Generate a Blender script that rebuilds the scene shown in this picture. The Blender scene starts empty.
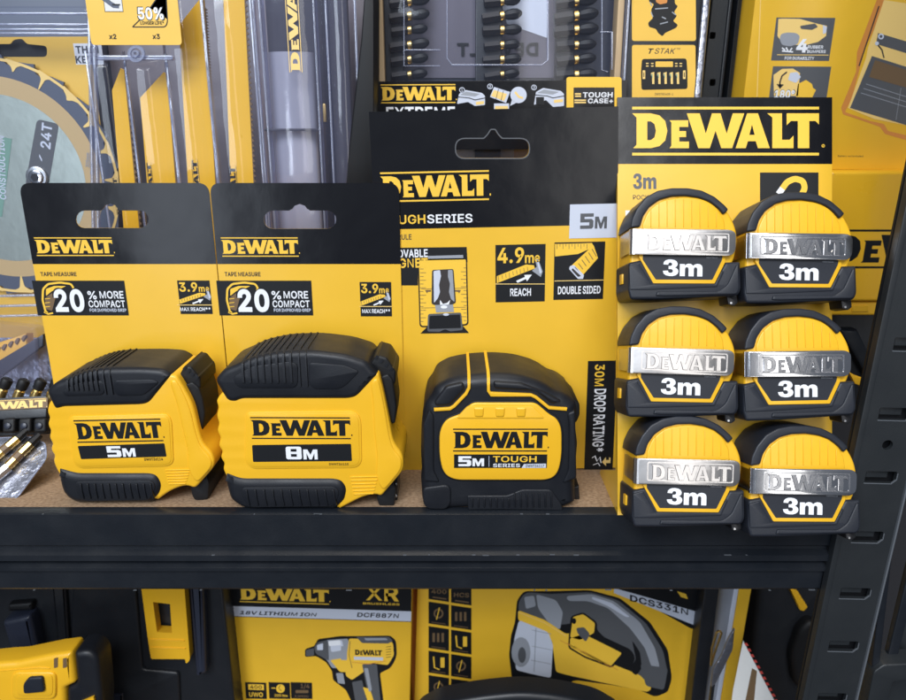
import bpy, bmesh, math, random
from mathutils import Vector, Matrix
from mathutils.geometry import tessellate_polygon
random.seed(7)
S = bpy.context.scene
COL = S.collection
R = math.radians
# ------------------------------------------------------------------ camera
FPX = 720.0; TH = R(17.0); CH = 0.195; CD = 0.341
CAM = Vector((0, -CD, CH))
FW = Vector((0, math.cos(TH), -math.sin(TH))); UP = Vector((0, math.sin(TH), math.cos(TH)))
def ray(px, py): return Vector(((px-453)/FPX, 0, 0)) + UP*((350-py)/FPX) + FW
def ptY(px, py, Y):
    d = ray(px, py); return CAM + d*((Y-CAM.y)/d.y)
def ptZ(px, py, Z):
    d = ray(px, py); return CAM + d*((Z-CAM.z)/d.z)
class Fr:
    """a flat working frame standing in the scene: x right, y up, z out towards the viewer side"""
    def __init__(s, O, lean=0, yaw=0, roll=0):
        s.O = Vector(O)
        B = Matrix(((1,0,0),(0,0,-1),(0,1,0)))
        s.R3 = Matrix.Rotation(R(yaw),3,'Z') @ Matrix.Rotation(R(-lean),3,'X') @ Matrix.Rotation(R(roll),3,Vector((0,-1,0))) @ B
        s.U = s.R3.col[0].copy(); s.V = s.R3.col[1].copy(); s.N = s.R3.col[2].copy()
        s.M = Matrix.Translation(s.O) @ s.R3.to_4x4()
    def uv(s, px, py, h=0):
        d = ray(px, py); t = (h - s.N.dot(CAM-s.O))/s.N.dot(d)
        p = CAM + d*t - s.O
        return (s.U.dot(p), s.V.dot(p))
    def P(s, pts, h=0): return [s.uv(p[0], p[1], h) for p in pts]
    def box(s, x0, y0, x1, y1, h=0):
        a = s.uv(x0, y0, h); b = s.uv(x1, y1, h); return (a[0], b[1], b[0], a[1])
    def w(s, u, v, h=0): return s.O + s.U*u + s.V*v + s.N*h
    def shifted(s, u, v, h):
        f = Fr((0,0,0)); f.O = s.w(u,v,h); f.R3=s.R3; f.U=s.U; f.V=s.V; f.N=s.N
        f.M = Matrix.Translation(f.O) @ f.R3.to_4x4(); return f
def rc(x0, y0, x1, y1): return [(x0,y0),(x1,y0),(x1,y1),(x0,y1)]
def rnd(pts, r, n=4):
    out = []; N = len(pts)
    for i in range(N):
        p = Vector(pts[i][:2]); a = Vector(pts[i-1][:2]); b = Vector(pts[(i+1)%N][:2])
        rr = pts[i][2] if len(pts[i]) > 2 else r
        da = (a-p); db = (b-p)
        if rr <= 0 or da.length < 1e-9 or db.length < 1e-9: out.append((p.x,p.y)); continue
        ra = min(rr, da.length*.48); rb = min(rr, db.length*.48)
        A = p + da.normalized()*ra; B = p + db.normalized()*rb
        for k in range(n+1):
            t = k/n; q = A*(1-t)**2 + p*2*t*(1-t) + B*t*t; out.append((q.x,q.y))
    return out
def rrc(x0,y0,x1,y1,r,n=4): return rnd(rc(x0,y0,x1,y1), r, n)
def circ(cx, cy, r, n=24, ry=None, a0=0):
    ry = r if ry is None else ry
    return [(cx+r*math.cos(a0+2*math.pi*k/n), cy+ry*math.sin(a0+2*math.pi*k/n)) for k in range(n)]
def area(p): return sum(p[i-1][0]*p[i][1]-p[i][0]*p[i-1][1] for i in range(len(p)))/2
def _clean(p):
    return [q for i,q in enumerate(p) if (Vector(q)-Vector(p[i-1])).length>9]
def inset(pts, d):
    if d == 0: return list(pts)
    N = len(pts); sg = 1 if area(pts) > 0 else -1; out = []
    for i in range(N):
        p = Vector(pts[i]); a = Vector(pts[i-1]); b = Vector(pts[(i+1)%N])
        e1 = p-a; e2 = b-p
        if e1.length < 1e-9: e1 = e2
        if e2.length < 1e-9: e2 = e1
        if e1.length < 1e-9: out.append((p.x,p.y)); continue
        e1.normalize(); e2.normalize()
        n1 = Vector((-e1.y,e1.x))*sg; n2 = Vector((-e2.y,e2.x))*sg
        m = n1+n2; L = m.length
        if L < .3: m = n1
        else: m = m/L; m = m/max(.5, m.dot(n1))
        q = p + m*d; out.append((q.x,q.y))
    return out
def strippoly(pts, w):
    L = []; Rr = []
    N = len(pts)
    for i in range(N):
        p = Vector(pts[i]); a = Vector(pts[max(0,i-1)]); b = Vector(pts[min(N-1,i+1)])
        d = (b-a)
        if d.length < 1e-12: continue
        d.normalize()
        k = w/2
        if 0 < i < N-1:
            d1 = (p-a).normalized(); k = w/2/max(.5, abs(d.dot(d1)))
        n = Vector((-d.y,d.x))*k
        L.append(tuple(p+n)); Rr.append(tuple(p-n))
    return L + Rr[::-1]
# ------------------------------------------------------------------ materials
MT = {}
def mat(name, col, rough=.5, metal=0, bump=None, coat=0, var=0, spec=.5, vscale=60, rvar=0, coatr=.1, dirt=0):
    m = bpy.data.materials.new(name); m.use_nodes = True; nt = m.node_tree; N = nt.nodes; L = nt.links
    b = N['Principled BSDF']
    b.inputs['Base Color'].default_value = (*col,1); b.inputs['Roughness'].default_value = rough
    b.inputs['Metallic'].default_value = metal; b.inputs['Coat Weight'].default_value = coat
    b.inputs['Coat Roughness'].default_value = coatr; b.inputs['Specular IOR Level'].default_value = spec
    tc = N.new('ShaderNodeTexCoord')
    def noise(sc, det=4):
        n = N.new('ShaderNodeTexNoise'); n.inputs['Scale'].default_value = sc; n.inputs['Detail'].default_value = det
        L.new(tc.outputs['Object'], n.inputs['Vector']); return n
    if var:
        n = noise(vscale, 6); mx = N.new('ShaderNodeMix'); mx.data_type = 'RGBA'
        mx.inputs[6].default_value = (*[c*(1-var) for c in col],1); mx.inputs[7].default_value = (*[min(1,c*(1+var)) for c in col],1)
        L.new(n.outputs['Fac'], mx.inputs[0]); L.new(mx.outputs[2], b.inputs['Base Color'])
    if rvar or dirt:
        n = noise(45, 8); mr = N.new('ShaderNodeMapRange')
        mr.inputs[1].default_value = .35; mr.inputs[2].default_value = .7
        mr.inputs[3].default_value = rough-rvar; mr.inputs[4].default_value = rough+rvar
        L.new(n.outputs['Fac'], mr.inputs[0]); L.new(mr.outputs[0], b.inputs['Roughness'])
    if bump:
        prev = None
        for sc, dist in bump:
            n = noise(sc, 3); bp = N.new('ShaderNodeBump'); bp.inputs['Strength'].default_value = 1
            bp.inputs['Distance'].default_value = dist
            L.new(n.outputs['Fac'], bp.inputs['Height'])
            if prev: L.new(prev.outputs[0], bp.inputs['Normal'])
            prev = bp
        L.new(prev.outputs[0], b.inputs['Normal'])
    MT[name] = m; return m
def clearmat(name, tint, base=.05, rough=.08, body=(.5,.55,.7), bodyf=.1):
    m = bpy.data.materials.new(name); m.use_nodes = True; nt = m.node_tree; N = nt.nodes; L = nt.links
    N.remove(N['Principled BSDF']); out = N['Material Output']
    tr = N.new('ShaderNodeBsdfTransparent'); tr.inputs[0].default_value = (*tint,1)
    gl = N.new('ShaderNodeBsdfGlossy'); gl.inputs['Roughness'].default_value = rough
    df = N.new('ShaderNodeBsdfDiffuse'); df.inputs[0].default_value = (*body,1)
    lw = N.new('ShaderNodeLayerWeight'); lw.inputs[0].default_value = .25
    mr = N.new('ShaderNodeMapRange'); mr.inputs[3].default_value = base; mr.inputs[4].default_value = .45
    pw = N.new('ShaderNodeMath'); pw.operation='POWER'; pw.inputs[1].default_value=2.0; L.new(lw.outputs['Facing'], pw.inputs[0]); L.new(pw.outputs[0], mr.inputs[0])
    tc = N.new('ShaderNodeTexCoord'); n = N.new('ShaderNodeTexNoise'); n.inputs['Scale'].default_value = 30
    bp = N.new('ShaderNodeBump'); bp.inputs['Distance'].default_value = .0012; L.new(tc.outputs['Object'], n.inputs['Vector'])
    L.new(n.outputs['Fac'], bp.inputs['Height']); L.new(bp.outputs[0], gl.inputs['Normal'])
    m0 = N.new('ShaderNodeMixShader'); m0.inputs[0].default_value = bodyf
    L.new(tr.outputs[0], m0.inputs[1]); L.new(df.outputs[0], m0.inputs[2])
    m1 = N.new('ShaderNodeMixShader'); L.new(mr.outputs[0], m1.inputs[0])
    L.new(m0.outputs[0], m1.inputs[1]); L.new(gl.outputs[0], m1.inputs[2]); L.new(m1.outputs[0], out.inputs[0])
    MT[name] = m; return m
YEL = (.79,.462,.030)
mat('yellow_print', YEL, .34, bump=((9,.0016),(900,.00002)), var=.04, spec=.5, coat=.30, coatr=.24)
mat('yellow_print_muted', (.80,.49,.07), .42, bump=((12,.0012),), var=.04)  # less saturated yellow for the cards standing further back
mat('yellow_plastic', (.82,.452,.020), .33, bump=((2600,.00002),(60,.0001)), spec=.5, rvar=.06)
mat('yellow_ink', (.86,.53,.05), .4)
mat('yellow_pale', (.86,.60,.20), .45)
mat('black_print', (.006,.0065,.009), .24, bump=((11,.0020),(70,.00014)), spec=.32, coat=.10, coatr=.10)
mat('black_ink', (.009,.010,.012), .4, spec=.35)
mat('dark_ink', (.035,.03,.03), .45)
mat('white_ink', (.80,.82,.86), .4)
mat('silver_ink', (.56,.60,.70), .4)
mat('grey_ink', (.30,.32,.36), .4)
mat('grey_dark_ink', (.09,.095,.105), .4)
mat('brown_ink', (.16,.10,.05), .5)
mat('orange_ink', (.62,.24,.05), .45)
mat('green_ink', (.16,.30,.24), .5)
mat('rubber', (.0085,.010,.014), .46, bump=((1800,.00006),(90,.00012)), spec=.36, rvar=.1)
mat('rubber_dark', (.007,.0075,.009), .5, bump=((1500,.00005),), spec=.35)
mat('rubber_slate', (.015,.018,.026), .46, bump=((1500,.00004),), rvar=.08, spec=.38)
mat('chrome_glare', (.60,.58,.57), .30, 1, bump=((500,.00003),), rvar=.04)  # clip chrome with the left column's even bright reflection put into it
mat('chrome', (.80,.80,.82), .17, 1, bump=((200,.00003),), rvar=.03)
mat('steel', (.55,.56,.58), .3, 1, bump=((300,.00002),))
mat('gold_metal', (.80,.58,.22), .3, 1)
mat('black_metal', (.03,.03,.033), .35, .6)
mat('powder_steel', (.009,.0115,.016), .38, bump=((900,.00005),(25,.0004)), spec=.5, rvar=.08, var=.12, vscale=220)
mat('powder_grey', (.017,.020,.023), .44, bump=((1100,.00006),), spec=.5, rvar=.06, var=.12)
mat('powder_edge', (.10,.11,.125), .38, bump=((900,.00003),))
mat('slate_plastic', (.15,.135,.16), .4, var=.25, vscale=12, bump=((20,.002),))
mat('slot_dark', (.008,.009,.01), .7)
mat('disc_metal', (.56,.62,.55), .30, .85, bump=((150,.0001),), var=.12)
mat('disc_slate', (.085,.10,.14), .45, .2)
mat('disc_tan', (.52,.37,.18), .5, .1)
mat('case_black', (.010,.012,.016), .42, bump=((700,.00006),), rvar=.05)
mat('case_navy', (.022,.027,.045), .35, bump=((200,.0001),))
mat('wall_dark', (.03,.03,.035), .9)
mat('foil', (.42,.44,.52), .3, .9, bump=((160,.0010),))
mat('paper_white', (.7,.7,.68), .6)
mat('red_ink', (.45,.05,.04), .5)
mat('slate_deep', (.115,.105,.135), .4, var=.3, vscale=14)
mat('cream_plastic', (.62,.56,.47), .35, var=.15, vscale=18)
mat('tan_wood', (.58,.40,.20), .6, var=.1)
clearmat('clear_blue', (.94,.955,.99), .03, .06, (.42,.47,.66), .03)
clearmat('clear_violet', (.90,.89,.95), .05, .10, (.36,.36,.50), .12)
clearmat('clear_edge', (.80,.82,.92), .14, .10, (.50,.55,.72), .35)
clearmat('clear_milky', (.90,.92,.96), .12, .18, (.70,.74,.85), .55)
def board_mat():
    m = mat('board', (.30,.20,.125), .75, bump=((1200,.0001),)); nt = m.node_tree; N = nt.nodes; L = nt.links
    tc = N.new('ShaderNodeTexCoord'); b = N['Principled BSDF']
    mp = N.new('ShaderNodeMapping'); mp.inputs['Scale'].default_value = (120,420,200)
    n = N.new('ShaderNodeTexNoise'); n.inputs['Scale'].default_value = 4; n.inputs['Detail'].default_value = 8
    cr = N.new('ShaderNodeValToRGB'); cr.color_ramp.elements[0].color = (.19,.12,.07,1); cr.color_ramp.elements[0].position=.3
    cr.color_ramp.elements[1].color = (.40,.28,.18,1); cr.color_ramp.elements[1].position=.72
    L.new(tc.outputs['Object'], mp.inputs[0]); L.new(mp.outputs[0], n.inputs[0]); L.new(n.outputs['Fac'], cr.inputs[0]); L.new(cr.outputs[0], b.inputs['Base Color'])
board_mat()
# ------------------------------------------------------------------ text
FONT={'y':(400,"75,-140 165,20 20,382 90,382 198,95 305,382 375,382 150,-140"),
'x':(400,"20,0 160,195 25,382 100,382 200,240 300,382 370,382 238,195 380,0 305,0 198,150 95,0"),
'A':(479,"16,0 201,509 276,509 463,0 395,0 287,302 264,372 232,478 245,478 213,371 191,302 85,0|110,142 110,199 370,199 370,142"),
'B':(456,"60,0 60,509 241,509 289,504 329,491 359,469 381,442 394,410 398,374 395,344 387,320 373,301 356,286 336,275 315,267 315,262 339,257 363,245 385,227 402,203 414,173 418,136 413,100 400,67 377,39 344,18 301,4 247,0|125,57 245,57 296,63 330,80 349,105 355,137 352,161 342,184 327,203 306,218 279,228 248,231 125,231|125,285 238,285 265,288 288,296 308,309 323,326 333,348 336,372 330,403 313,429 283,446 240,452 125,452"),
'C':(510,"267,-7 225,-3 186,7 150,25 119,49 92,79 70,115 53,157 44,203 40,254 44,305 53,352 70,393 92,429 119,459 150,484 186,501 225,512 267,516 305,513 340,504 373,490 402,471 427,447 448,418 463,385 473,348 408,348 401,373 389,395 375,413 357,428 337,440 315,449 292,454 267,456 223,450 184,432 150,403 125,364 109,314 103,254 109,194 125,145 151,105 184,76 223,59 267,53 292,55 315,60 337,69 357,81 375,96 389,114 401,136 408,160 473,160 463,124 448,91 428,62 402,38 373,19 341,5 305,-4"),
'D':(502,"219,0 96,0 96,57 215,57 272,63 318,81 354,110 379,149 394,198 399,255 394,312 379,361 354,399 320,428 275,446 221,452 93,452 93,509 225,509 273,505 315,495 353,478 399,441 433,391 449,351 458,306 462,255 458,205 449,159 433,119 411,83 384,54 351,31 312,14 268,3|125,509 125,0 60,0 60,509"),
'E':(418,"60,0 60,509 372,509 372,452 125,452 125,286 355,286 355,229 125,229 125,57 375,57 375,0"),
'F':(410,"60,0 60,509 369,509 369,452 125,452 125,278 346,278 346,221 125,221 125,0"),
'G':(520,"269,-7 225,-3 185,7 149,25 118,49 91,79 69,116 53,157 43,203 40,254 43,305 53,352 69,393 91,429 117,459 149,484 184,501 223,512 265,516 304,513 340,504 374,489 403,469 429,445 449,416 465,384 474,349 408,349 399,372 387,393 373,411 356,427 337,439 315,448 291,454 265,456 222,450 183,432 150,404 125,364 109,314 103,254 109,194 125,145 151,105 184,76 224,59 269,53 309,57 345,71 374,93 396,123 410,160 415,202 434,199 283,199 283,256 478,256 478,200 471,141 451,91 419,50 377,19 326,0"),
'H':(517,"60,0 60,509 125,509 125,289 392,289 392,509 457,509 457,0 392,0 392,232 125,232 125,0"),
'I':(300,"31,0 31,57 118,57 118,452 31,452 31,509 269,509 269,452 183,452 183,57 269,57 269,0"),
'J':(396,"185,-7 124,3 75,33 52,63 38,100 33,145 33,173 98,173 98,145 104,104 122,74 149,56 185,50 220,56 248,74 266,104 272,145 272,509 336,509 336,145 332,100 318,63 294,33 246,3"),
'K':(467,"104,145 104,216 139,261 174,303 212,344 364,509 448,509 231,276 228,276|60,0 60,509 125,509 125,334 124,225 125,193 125,0|372,0 188,259 228,309 449,0"),
'L':(393,"60,0 60,509 125,509 125,57 361,57 361,0"),
'M':(628,"60,0 60,509 152,509 277,187 287,159 299,123 311,84 322,49 307,49 318,83 330,121 342,158 352,187 476,509 568,509 568,0 504,0 504,291 504,327 505,369 506,413 507,457 513,457 498,409 482,363 467,322 456,291 342,0 286,0 170,291 159,321 145,361 129,408 112,457 119,457 120,416 121,372 122,328 122,291 122,0"),
'N':(523,"60,0 60,509 136,509 343,183 363,151 388,107 414,55 405,54 401,108 399,157 399,195 399,509 463,509 463,0 387,0 202,290 177,331 148,381 108,452 119,454 122,384 124,328 125,291 125,0"),
'O':(533,"267,-7 225,-3 186,7 150,25 119,49 92,79 70,115 53,157 44,203 40,254 44,305 53,352 70,393 92,429 119,459 150,484 186,501 225,512 267,516 309,512 348,501 384,484 415,459 442,429 464,393 480,352 490,305 493,254 490,203 480,157 464,115 442,79 415,49 384,25 348,7 309,-3|267,53 310,59 349,76 383,105 408,144 425,194 430,254 425,314 408,365 383,404 349,433 310,450 267,456 223,450 184,433 151,404 125,364 109,314 103,254 109,194 125,144 151,105 184,76 223,59"),
'P':(444,"60,0 60,509 235,509 289,503 332,487 366,462 390,430 404,391 409,348 404,304 390,265 366,233 332,207 289,191 235,186 109,186 109,242 233,242 269,246 297,256 318,272 333,294 342,319 344,348 342,376 333,402 318,423 297,439 268,449 232,452 125,452 125,0"),
'Q':(533,"245,159 313,159 369,85 384,65 468,-48 401,-48 346,27 331,46|267,-7 225,-3 186,7 150,25 119,49 92,79 70,115 53,157 44,203 40,254 44,305 53,352 70,393 92,429 119,459 150,484 186,501 225,512 267,516 309,512 348,501 384,484 415,459 442,429 464,393 480,352 490,305 493,254 490,203 480,157 464,115 442,79 415,49 384,25 348,7 309,-3|267,53 310,59 349,76 383,105 408,144 425,194 430,254 425,314 408,365 383,404 349,433 310,450 267,456 223,450 184,433 151,404 125,364 109,314 103,254 109,194 125,144 151,105 184,76 223,59"),
'R':(449,"60,0 60,509 236,509 290,504 333,489 367,465 390,433 405,395 409,352 405,309 390,271 367,240 333,217 289,203 236,198 96,198 96,255 234,255 269,258 298,267 319,281 334,300 342,324 345,352 342,380 334,405 319,425 298,440 269,449 233,452 125,452 125,0|353,0 230,229 303,229 428,0"),
'S':(446,"224,-9 172,-4 128,9 91,31 64,60 46,96 38,137 104,137 110,110 123,88 142,71 166,59 194,52 224,49 257,52 286,60 311,74 329,92 341,114 346,139 342,161 332,179 316,193 296,205 245,222 184,239 128,260 86,289 60,326 52,372 58,413 75,448 102,476 138,498 180,511 227,516 275,511 316,498 351,476 377,449 394,415 401,378 337,378 326,412 302,437 267,453 225,459 194,456 167,448 145,435 129,418 118,398 115,376 119,352 131,334 148,319 169,308 212,293 264,279 312,264 336,252 359,238 379,220 395,198 405,171 408,139 403,99 386,64 360,34 323,11 278,-4"),
'T':(448,"32,452 32,509 417,509 417,452 257,452 257,0 193,0 193,452"),
'U':(517,"259,-8 203,-2 154,15 114,43 85,80 66,124 60,173 60,509 124,509 124,178 128,144 141,113 160,87 187,68 220,56 259,52 298,56 331,68 357,87 377,113 389,144 393,178 393,509 457,509 457,173 451,124 433,80 403,43 363,15 315,-2"),
'V':(479,"204,0 16,509 84,509 192,206 215,137 248,31 235,31 267,138 290,206 395,509 463,509 278,0"),
'W':(686,"155,0 16,509 82,509 163,196 175,145 187,94 197,40 189,40 200,94 211,145 224,196 306,509 380,509 462,196 474,145 486,94 497,40 488,40 499,94 510,145 523,196 603,509 670,509 530,0 455,0 368,323 351,391 336,475 350,475 335,395 318,323 230,0"),
'X':(474,"18,0 217,284 217,236 29,509 104,509 178,400 204,361 223,329 243,292 232,292 252,329 272,361 298,400 374,509 446,509 259,239 259,287 456,0 382,0 292,129 268,165 250,195 230,231 244,231 225,196 206,166 182,129 91,0"),
'Y':(472,"203,0 203,208 16,509 91,509 192,344 222,292 250,230 224,230 251,293 280,344 381,509 455,509 268,208 268,0"),
'Z':(438,"42,0 42,46 273,385 306,431 341,476 348,454 285,452 223,452 40,452 40,509 397,509 397,462 169,129 134,81 97,33 90,54 152,57 214,57 399,57 399,0"),
'a':(389,"160,-9 126,-5 94,5 68,22 48,45 35,73 30,108 34,138 43,161 58,179 78,193 100,203 125,211 178,220 234,227 265,235 276,255 276,257 273,279 267,297 256,311 240,322 220,329 196,331 171,329 149,322 118,301 100,274 41,291 57,322 79,346 104,364 133,375 163,382 194,384 239,379 263,372 286,360 306,343 322,320 333,290 337,251 337,0 277,0 277,52 272,52 252,25 236,12 215,1 190,-6|170,45 202,49 228,59 248,74 263,93 272,115 276,138 276,190 259,182 231,176 200,171 175,168 134,159 117,150 103,139 95,124 92,105 94,87 102,72 114,61 130,52 149,47"),
'b':(424,"229,-8 198,-5 172,4 153,17 138,31 118,59 112,59 112,0 53,0 53,509 114,509 114,319 118,319 137,346 152,360 171,373 197,381 229,384 274,378 313,361 345,332 370,293 385,245 390,189 385,133 370,84 346,45 313,16 274,-2|220,47 253,51 279,66 301,88 316,117 325,151 328,189 325,227 316,261 301,290 280,311 253,325 220,330 188,325 161,312 140,291 125,263 116,229 113,189 116,150 125,115 140,86 162,65 188,51"),
'c':(396,"207,-8 159,-2 117,16 82,46 56,85 40,133 34,187 40,243 56,291 82,330 117,360 159,378 207,384 234,383 260,377 284,368 305,356 324,341 340,322 353,301 362,277 303,262 290,289 270,311 242,325 207,330 173,325 145,310 124,287 108,258 99,224 96,187 99,151 108,117 124,89 145,66 173,51 207,46 243,52 271,66 292,89 304,117 363,102 354,78 341,56 325,37 306,21 285,9 261,-1 235,-6"),
'd':(424,"195,-8 151,-2 111,16 79,45 55,84 39,133 34,189 39,245 55,293 79,332 112,361 151,378 196,384 228,381 253,373 272,360 287,346 306,319 311,319 311,509 372,509 372,0 313,0 313,59 307,59 287,31 272,17 252,4 227,-5|205,47 236,51 263,65 284,86 299,115 309,150 312,189 309,229 300,263 284,291 263,312 237,325 205,330 172,325 145,311 124,290 108,261 99,227 96,189 99,151 109,117 124,88 145,66 172,51"),
'e':(404,"212,-8 161,-2 117,16 82,46 56,85 40,132 34,187 39,242 55,290 81,329 115,359 157,378 205,384 236,382 266,374 294,361 319,341 341,315 357,282 368,242 371,194 371,169 75,169 75,221 338,221 310,202 307,237 298,269 283,294 263,314 237,326 205,330 173,326 146,313 125,294 109,270 99,241 96,211 96,178 100,139 110,106 128,80 151,61 179,50 212,46 234,48 254,53 271,61 285,73 297,88 306,105 365,91 353,63 335,39 311,19 283,4 249,-5"),
'f':(253,"228,379 228,327 6,327 6,379|81,0 81,432 84,461 96,486 113,505 135,519 161,527 187,530 222,527 243,521 227,468 215,472 195,474 171,470 154,460 145,443 142,419 142,0"),
'g':(425,"207,-151 168,-148 134,-140 105,-127 82,-110 64,-91 51,-69 101,-41 122,-66 136,-78 154,-88 178,-95 207,-97 249,-92 282,-75 304,-47 311,-6 311,68 306,68 287,41 272,28 252,16 227,8 195,5 152,10 113,27 80,53 55,90 39,136 34,191 39,246 55,293 80,332 112,361 152,378 196,384 228,382 253,373 273,360 288,346 308,319 313,319 313,379 372,379 372,-9 367,-54 350,-90 324,-117 291,-136 251,-147|205,59 237,63 264,75 285,95 300,121 309,154 312,193 309,231 300,264 285,291 264,312 237,325 205,330 172,325 145,312 124,290 109,262 99,229 96,193 99,155 109,123 124,96 145,76 172,63"),
'h':(410,"114,227 114,0 53,0 53,509 114,509 114,287 102,287 124,332 152,362 187,379 227,384 264,380 295,369 321,349 341,321 353,285 357,240 357,0 296,0 296,235 290,275 273,304 246,323 210,329 184,326 161,317 141,303 126,283 117,257"),
'i':(166,"53,0 53,379 114,379 114,0|84,443 67,446 54,455 44,468 41,483 44,499 54,512 67,521 84,524 100,521 114,512 123,499 126,483 123,468 114,455 100,446"),
'k':(380,"110,137 110,212 121,212 284,379 360,379 184,199 177,199|53,0 53,509 114,509 114,0|294,0 148,186 191,229 372,0"),
'l':(189,"139,-2 101,3 74,20 58,47 53,84 53,509 114,509 114,99 115,77 120,62 130,54 146,52 160,53 170,54 181,3 162,-1"),
'm':(610,"53,0 53,379 112,379 112,295 108,295 118,323 132,346 151,363 172,376 195,384 219,386 257,380 287,361 309,331 321,295 312,295 322,321 337,343 357,361 381,375 407,383 437,386 468,383 497,372 522,354 541,328 553,296 557,255 557,0 496,0 496,254 490,289 473,313 447,326 419,330 395,328 374,320 358,307 345,290 338,270 335,247 335,0 274,0 274,260 269,288 253,311 229,326 199,330 178,328 158,320 140,307 126,289 117,266 114,238 114,0"),
'n':(410,"114,227 114,0 53,0 53,379 112,379 112,287 102,287 124,332 152,362 187,379 227,384 264,380 295,369 321,349 341,321 353,285 357,240 357,0 296,0 296,235 290,275 273,304 246,323 210,329 184,326 161,317 141,303 126,283 117,257"),
'o':(415,"207,-8 159,-2 117,16 82,46 56,85 40,133 34,187 40,243 56,291 82,330 117,360 159,378 207,384 256,378 299,360 333,330 359,291 376,243 381,187 376,133 359,85 333,46 299,16 256,-2|207,46 242,51 270,66 292,89 307,117 316,151 319,187 316,224 307,258 292,287 270,310 242,325 207,330 173,325 145,310 124,287 108,258 99,224 96,187 99,151 108,117 124,89 145,66 173,51"),
'p':(424,"53,-143 53,379 112,379 112,319 118,319 137,346 152,360 171,373 197,381 229,384 274,378 313,361 345,332 370,293 385,245 390,189 385,133 370,84 346,45 313,16 274,-2 229,-8 198,-5 173,4 153,17 138,31 118,59 114,59 114,-143|220,47 253,51 279,66 301,88 316,117 325,151 328,189 325,227 316,261 301,290 280,311 253,325 220,330 188,325 161,312 140,291 125,263 116,229 113,189 116,150 125,115 140,86 162,65 188,51"),
'r':(259,"53,0 53,379 112,379 112,321 115,321 130,347 152,367 181,380 213,385 229,384 243,384 243,322 230,324 207,326 182,323 159,315 140,301 126,284 117,262 114,237 114,0"),
's':(365,"182,-8 145,-5 112,3 84,18 62,38 45,63 36,94 94,107 105,79 124,60 150,49 181,45 217,50 244,62 262,81 268,103 265,121 254,136 237,147 212,155 149,170 104,186 72,208 53,237 47,274 51,305 65,332 87,354 115,370 149,381 187,384 223,381 254,372 279,358 299,339 314,316 324,290 268,277 258,298 243,316 219,328 187,333 156,329 131,317 114,299 109,277 112,258 124,243 144,232 172,223 229,209 275,194 306,171 325,142 331,107 326,75 312,47 290,24 260,6 223,-5"),
't':(227,"204,379 204,327 6,327 6,379|65,471 126,471 126,98 128,76 136,61 150,53 170,50 185,51 202,54 213,2 192,-3 168,-4 125,2 92,21 72,52 65,93"),
'u':(410,"182,-5 146,-1 115,11 89,31 69,59 57,95 53,139 53,379 114,379 114,144 119,105 137,75 164,56 200,50 226,53 249,62 268,77 283,97 293,122 296,153 296,379 357,379 357,0 298,0 298,92 307,92 286,47 257,17 222,0"),
'0':(453,"227,-7 174,1 130,24 95,62 69,113 57,155 50,202 48,254 50,306 57,353 69,395 95,447 130,484 174,508 227,516 279,508 323,484 358,447 384,395 396,353 403,306 405,254 403,202 396,155 384,113 359,62 323,24 279,1|227,50 261,56 290,74 313,103 330,144 340,194 344,254 340,314 330,365 313,405 290,435 261,453 227,460 192,453 163,435 140,405 123,365 113,314 109,254 113,194 123,144 140,103 163,74 192,56"),
'1':(453,"76,0 76,55 391,55 391,0|276,509 276,0 212,0 212,448 209,448 86,358 86,427 198,509"),
'2':(453,"64,0 64,47 234,229 282,282 299,305 311,327 318,348 320,371 317,397 308,419 293,436 273,449 250,457 224,460 196,457 172,447 153,433 139,413 130,390 127,362 66,362 71,405 86,442 111,473 143,496 182,511 225,516 268,511 306,497 337,474 361,445 376,411 381,372 378,345 371,318 357,290 336,259 306,223 267,180 153,60 153,57 389,57 389,0"),
'3':(453,"218,-7 173,-3 133,10 98,30 70,57 52,91 44,132 109,132 115,107 126,87 144,71 165,59 191,52 219,50 248,53 275,61 297,74 315,93 325,116 329,145 326,172 316,196 299,217 275,234 242,244 201,248 157,248 157,299 288,448 288,452 70,452 70,509 372,509 372,461 211,278 211,289 264,288 308,276 344,253 371,222 387,186 393,145 387,103 370,66 344,36 309,12 266,-2"),
'4':(453,"40,105 40,158 247,509 311,509 109,166 109,163 413,163 413,105|282,0 282,121 282,146 282,318 343,318 343,0"),
'5':(453,"221,-7 178,-2 140,11 108,32 83,60 66,93 60,130 122,130 127,108 138,89 154,73 173,60 196,52 221,50 250,53 276,64 298,82 314,104 324,131 328,162 324,193 314,221 297,244 275,262 248,273 218,277 192,275 167,268 145,258 128,246 67,253 96,509 366,509 366,452 151,452 134,301 136,301 155,315 178,325 203,331 229,334 263,330 294,321 321,306 345,285 364,260 379,231 388,199 391,163 385,117 369,76 343,41 309,15 268,-1"),
'6':(453,"226,-7 182,-1 142,15 109,40 84,74 69,115 64,162 68,199 80,239 102,285 137,340 252,509 322,509 151,261 145,261 165,288 196,307 214,312 235,314 278,309 316,295 346,271 370,240 384,201 389,157 384,112 368,73 343,39 310,14 271,-2|226,48 254,52 279,63 299,79 314,101 324,128 327,157 324,187 314,213 299,235 279,251 254,262 226,265 198,262 174,252 153,235 138,214 128,188 125,158 128,128 138,102 153,79 174,63 198,52"),
'7':(453,"97,0 323,448 323,452 62,452 62,509 391,509 391,449 165,0"),
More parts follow.
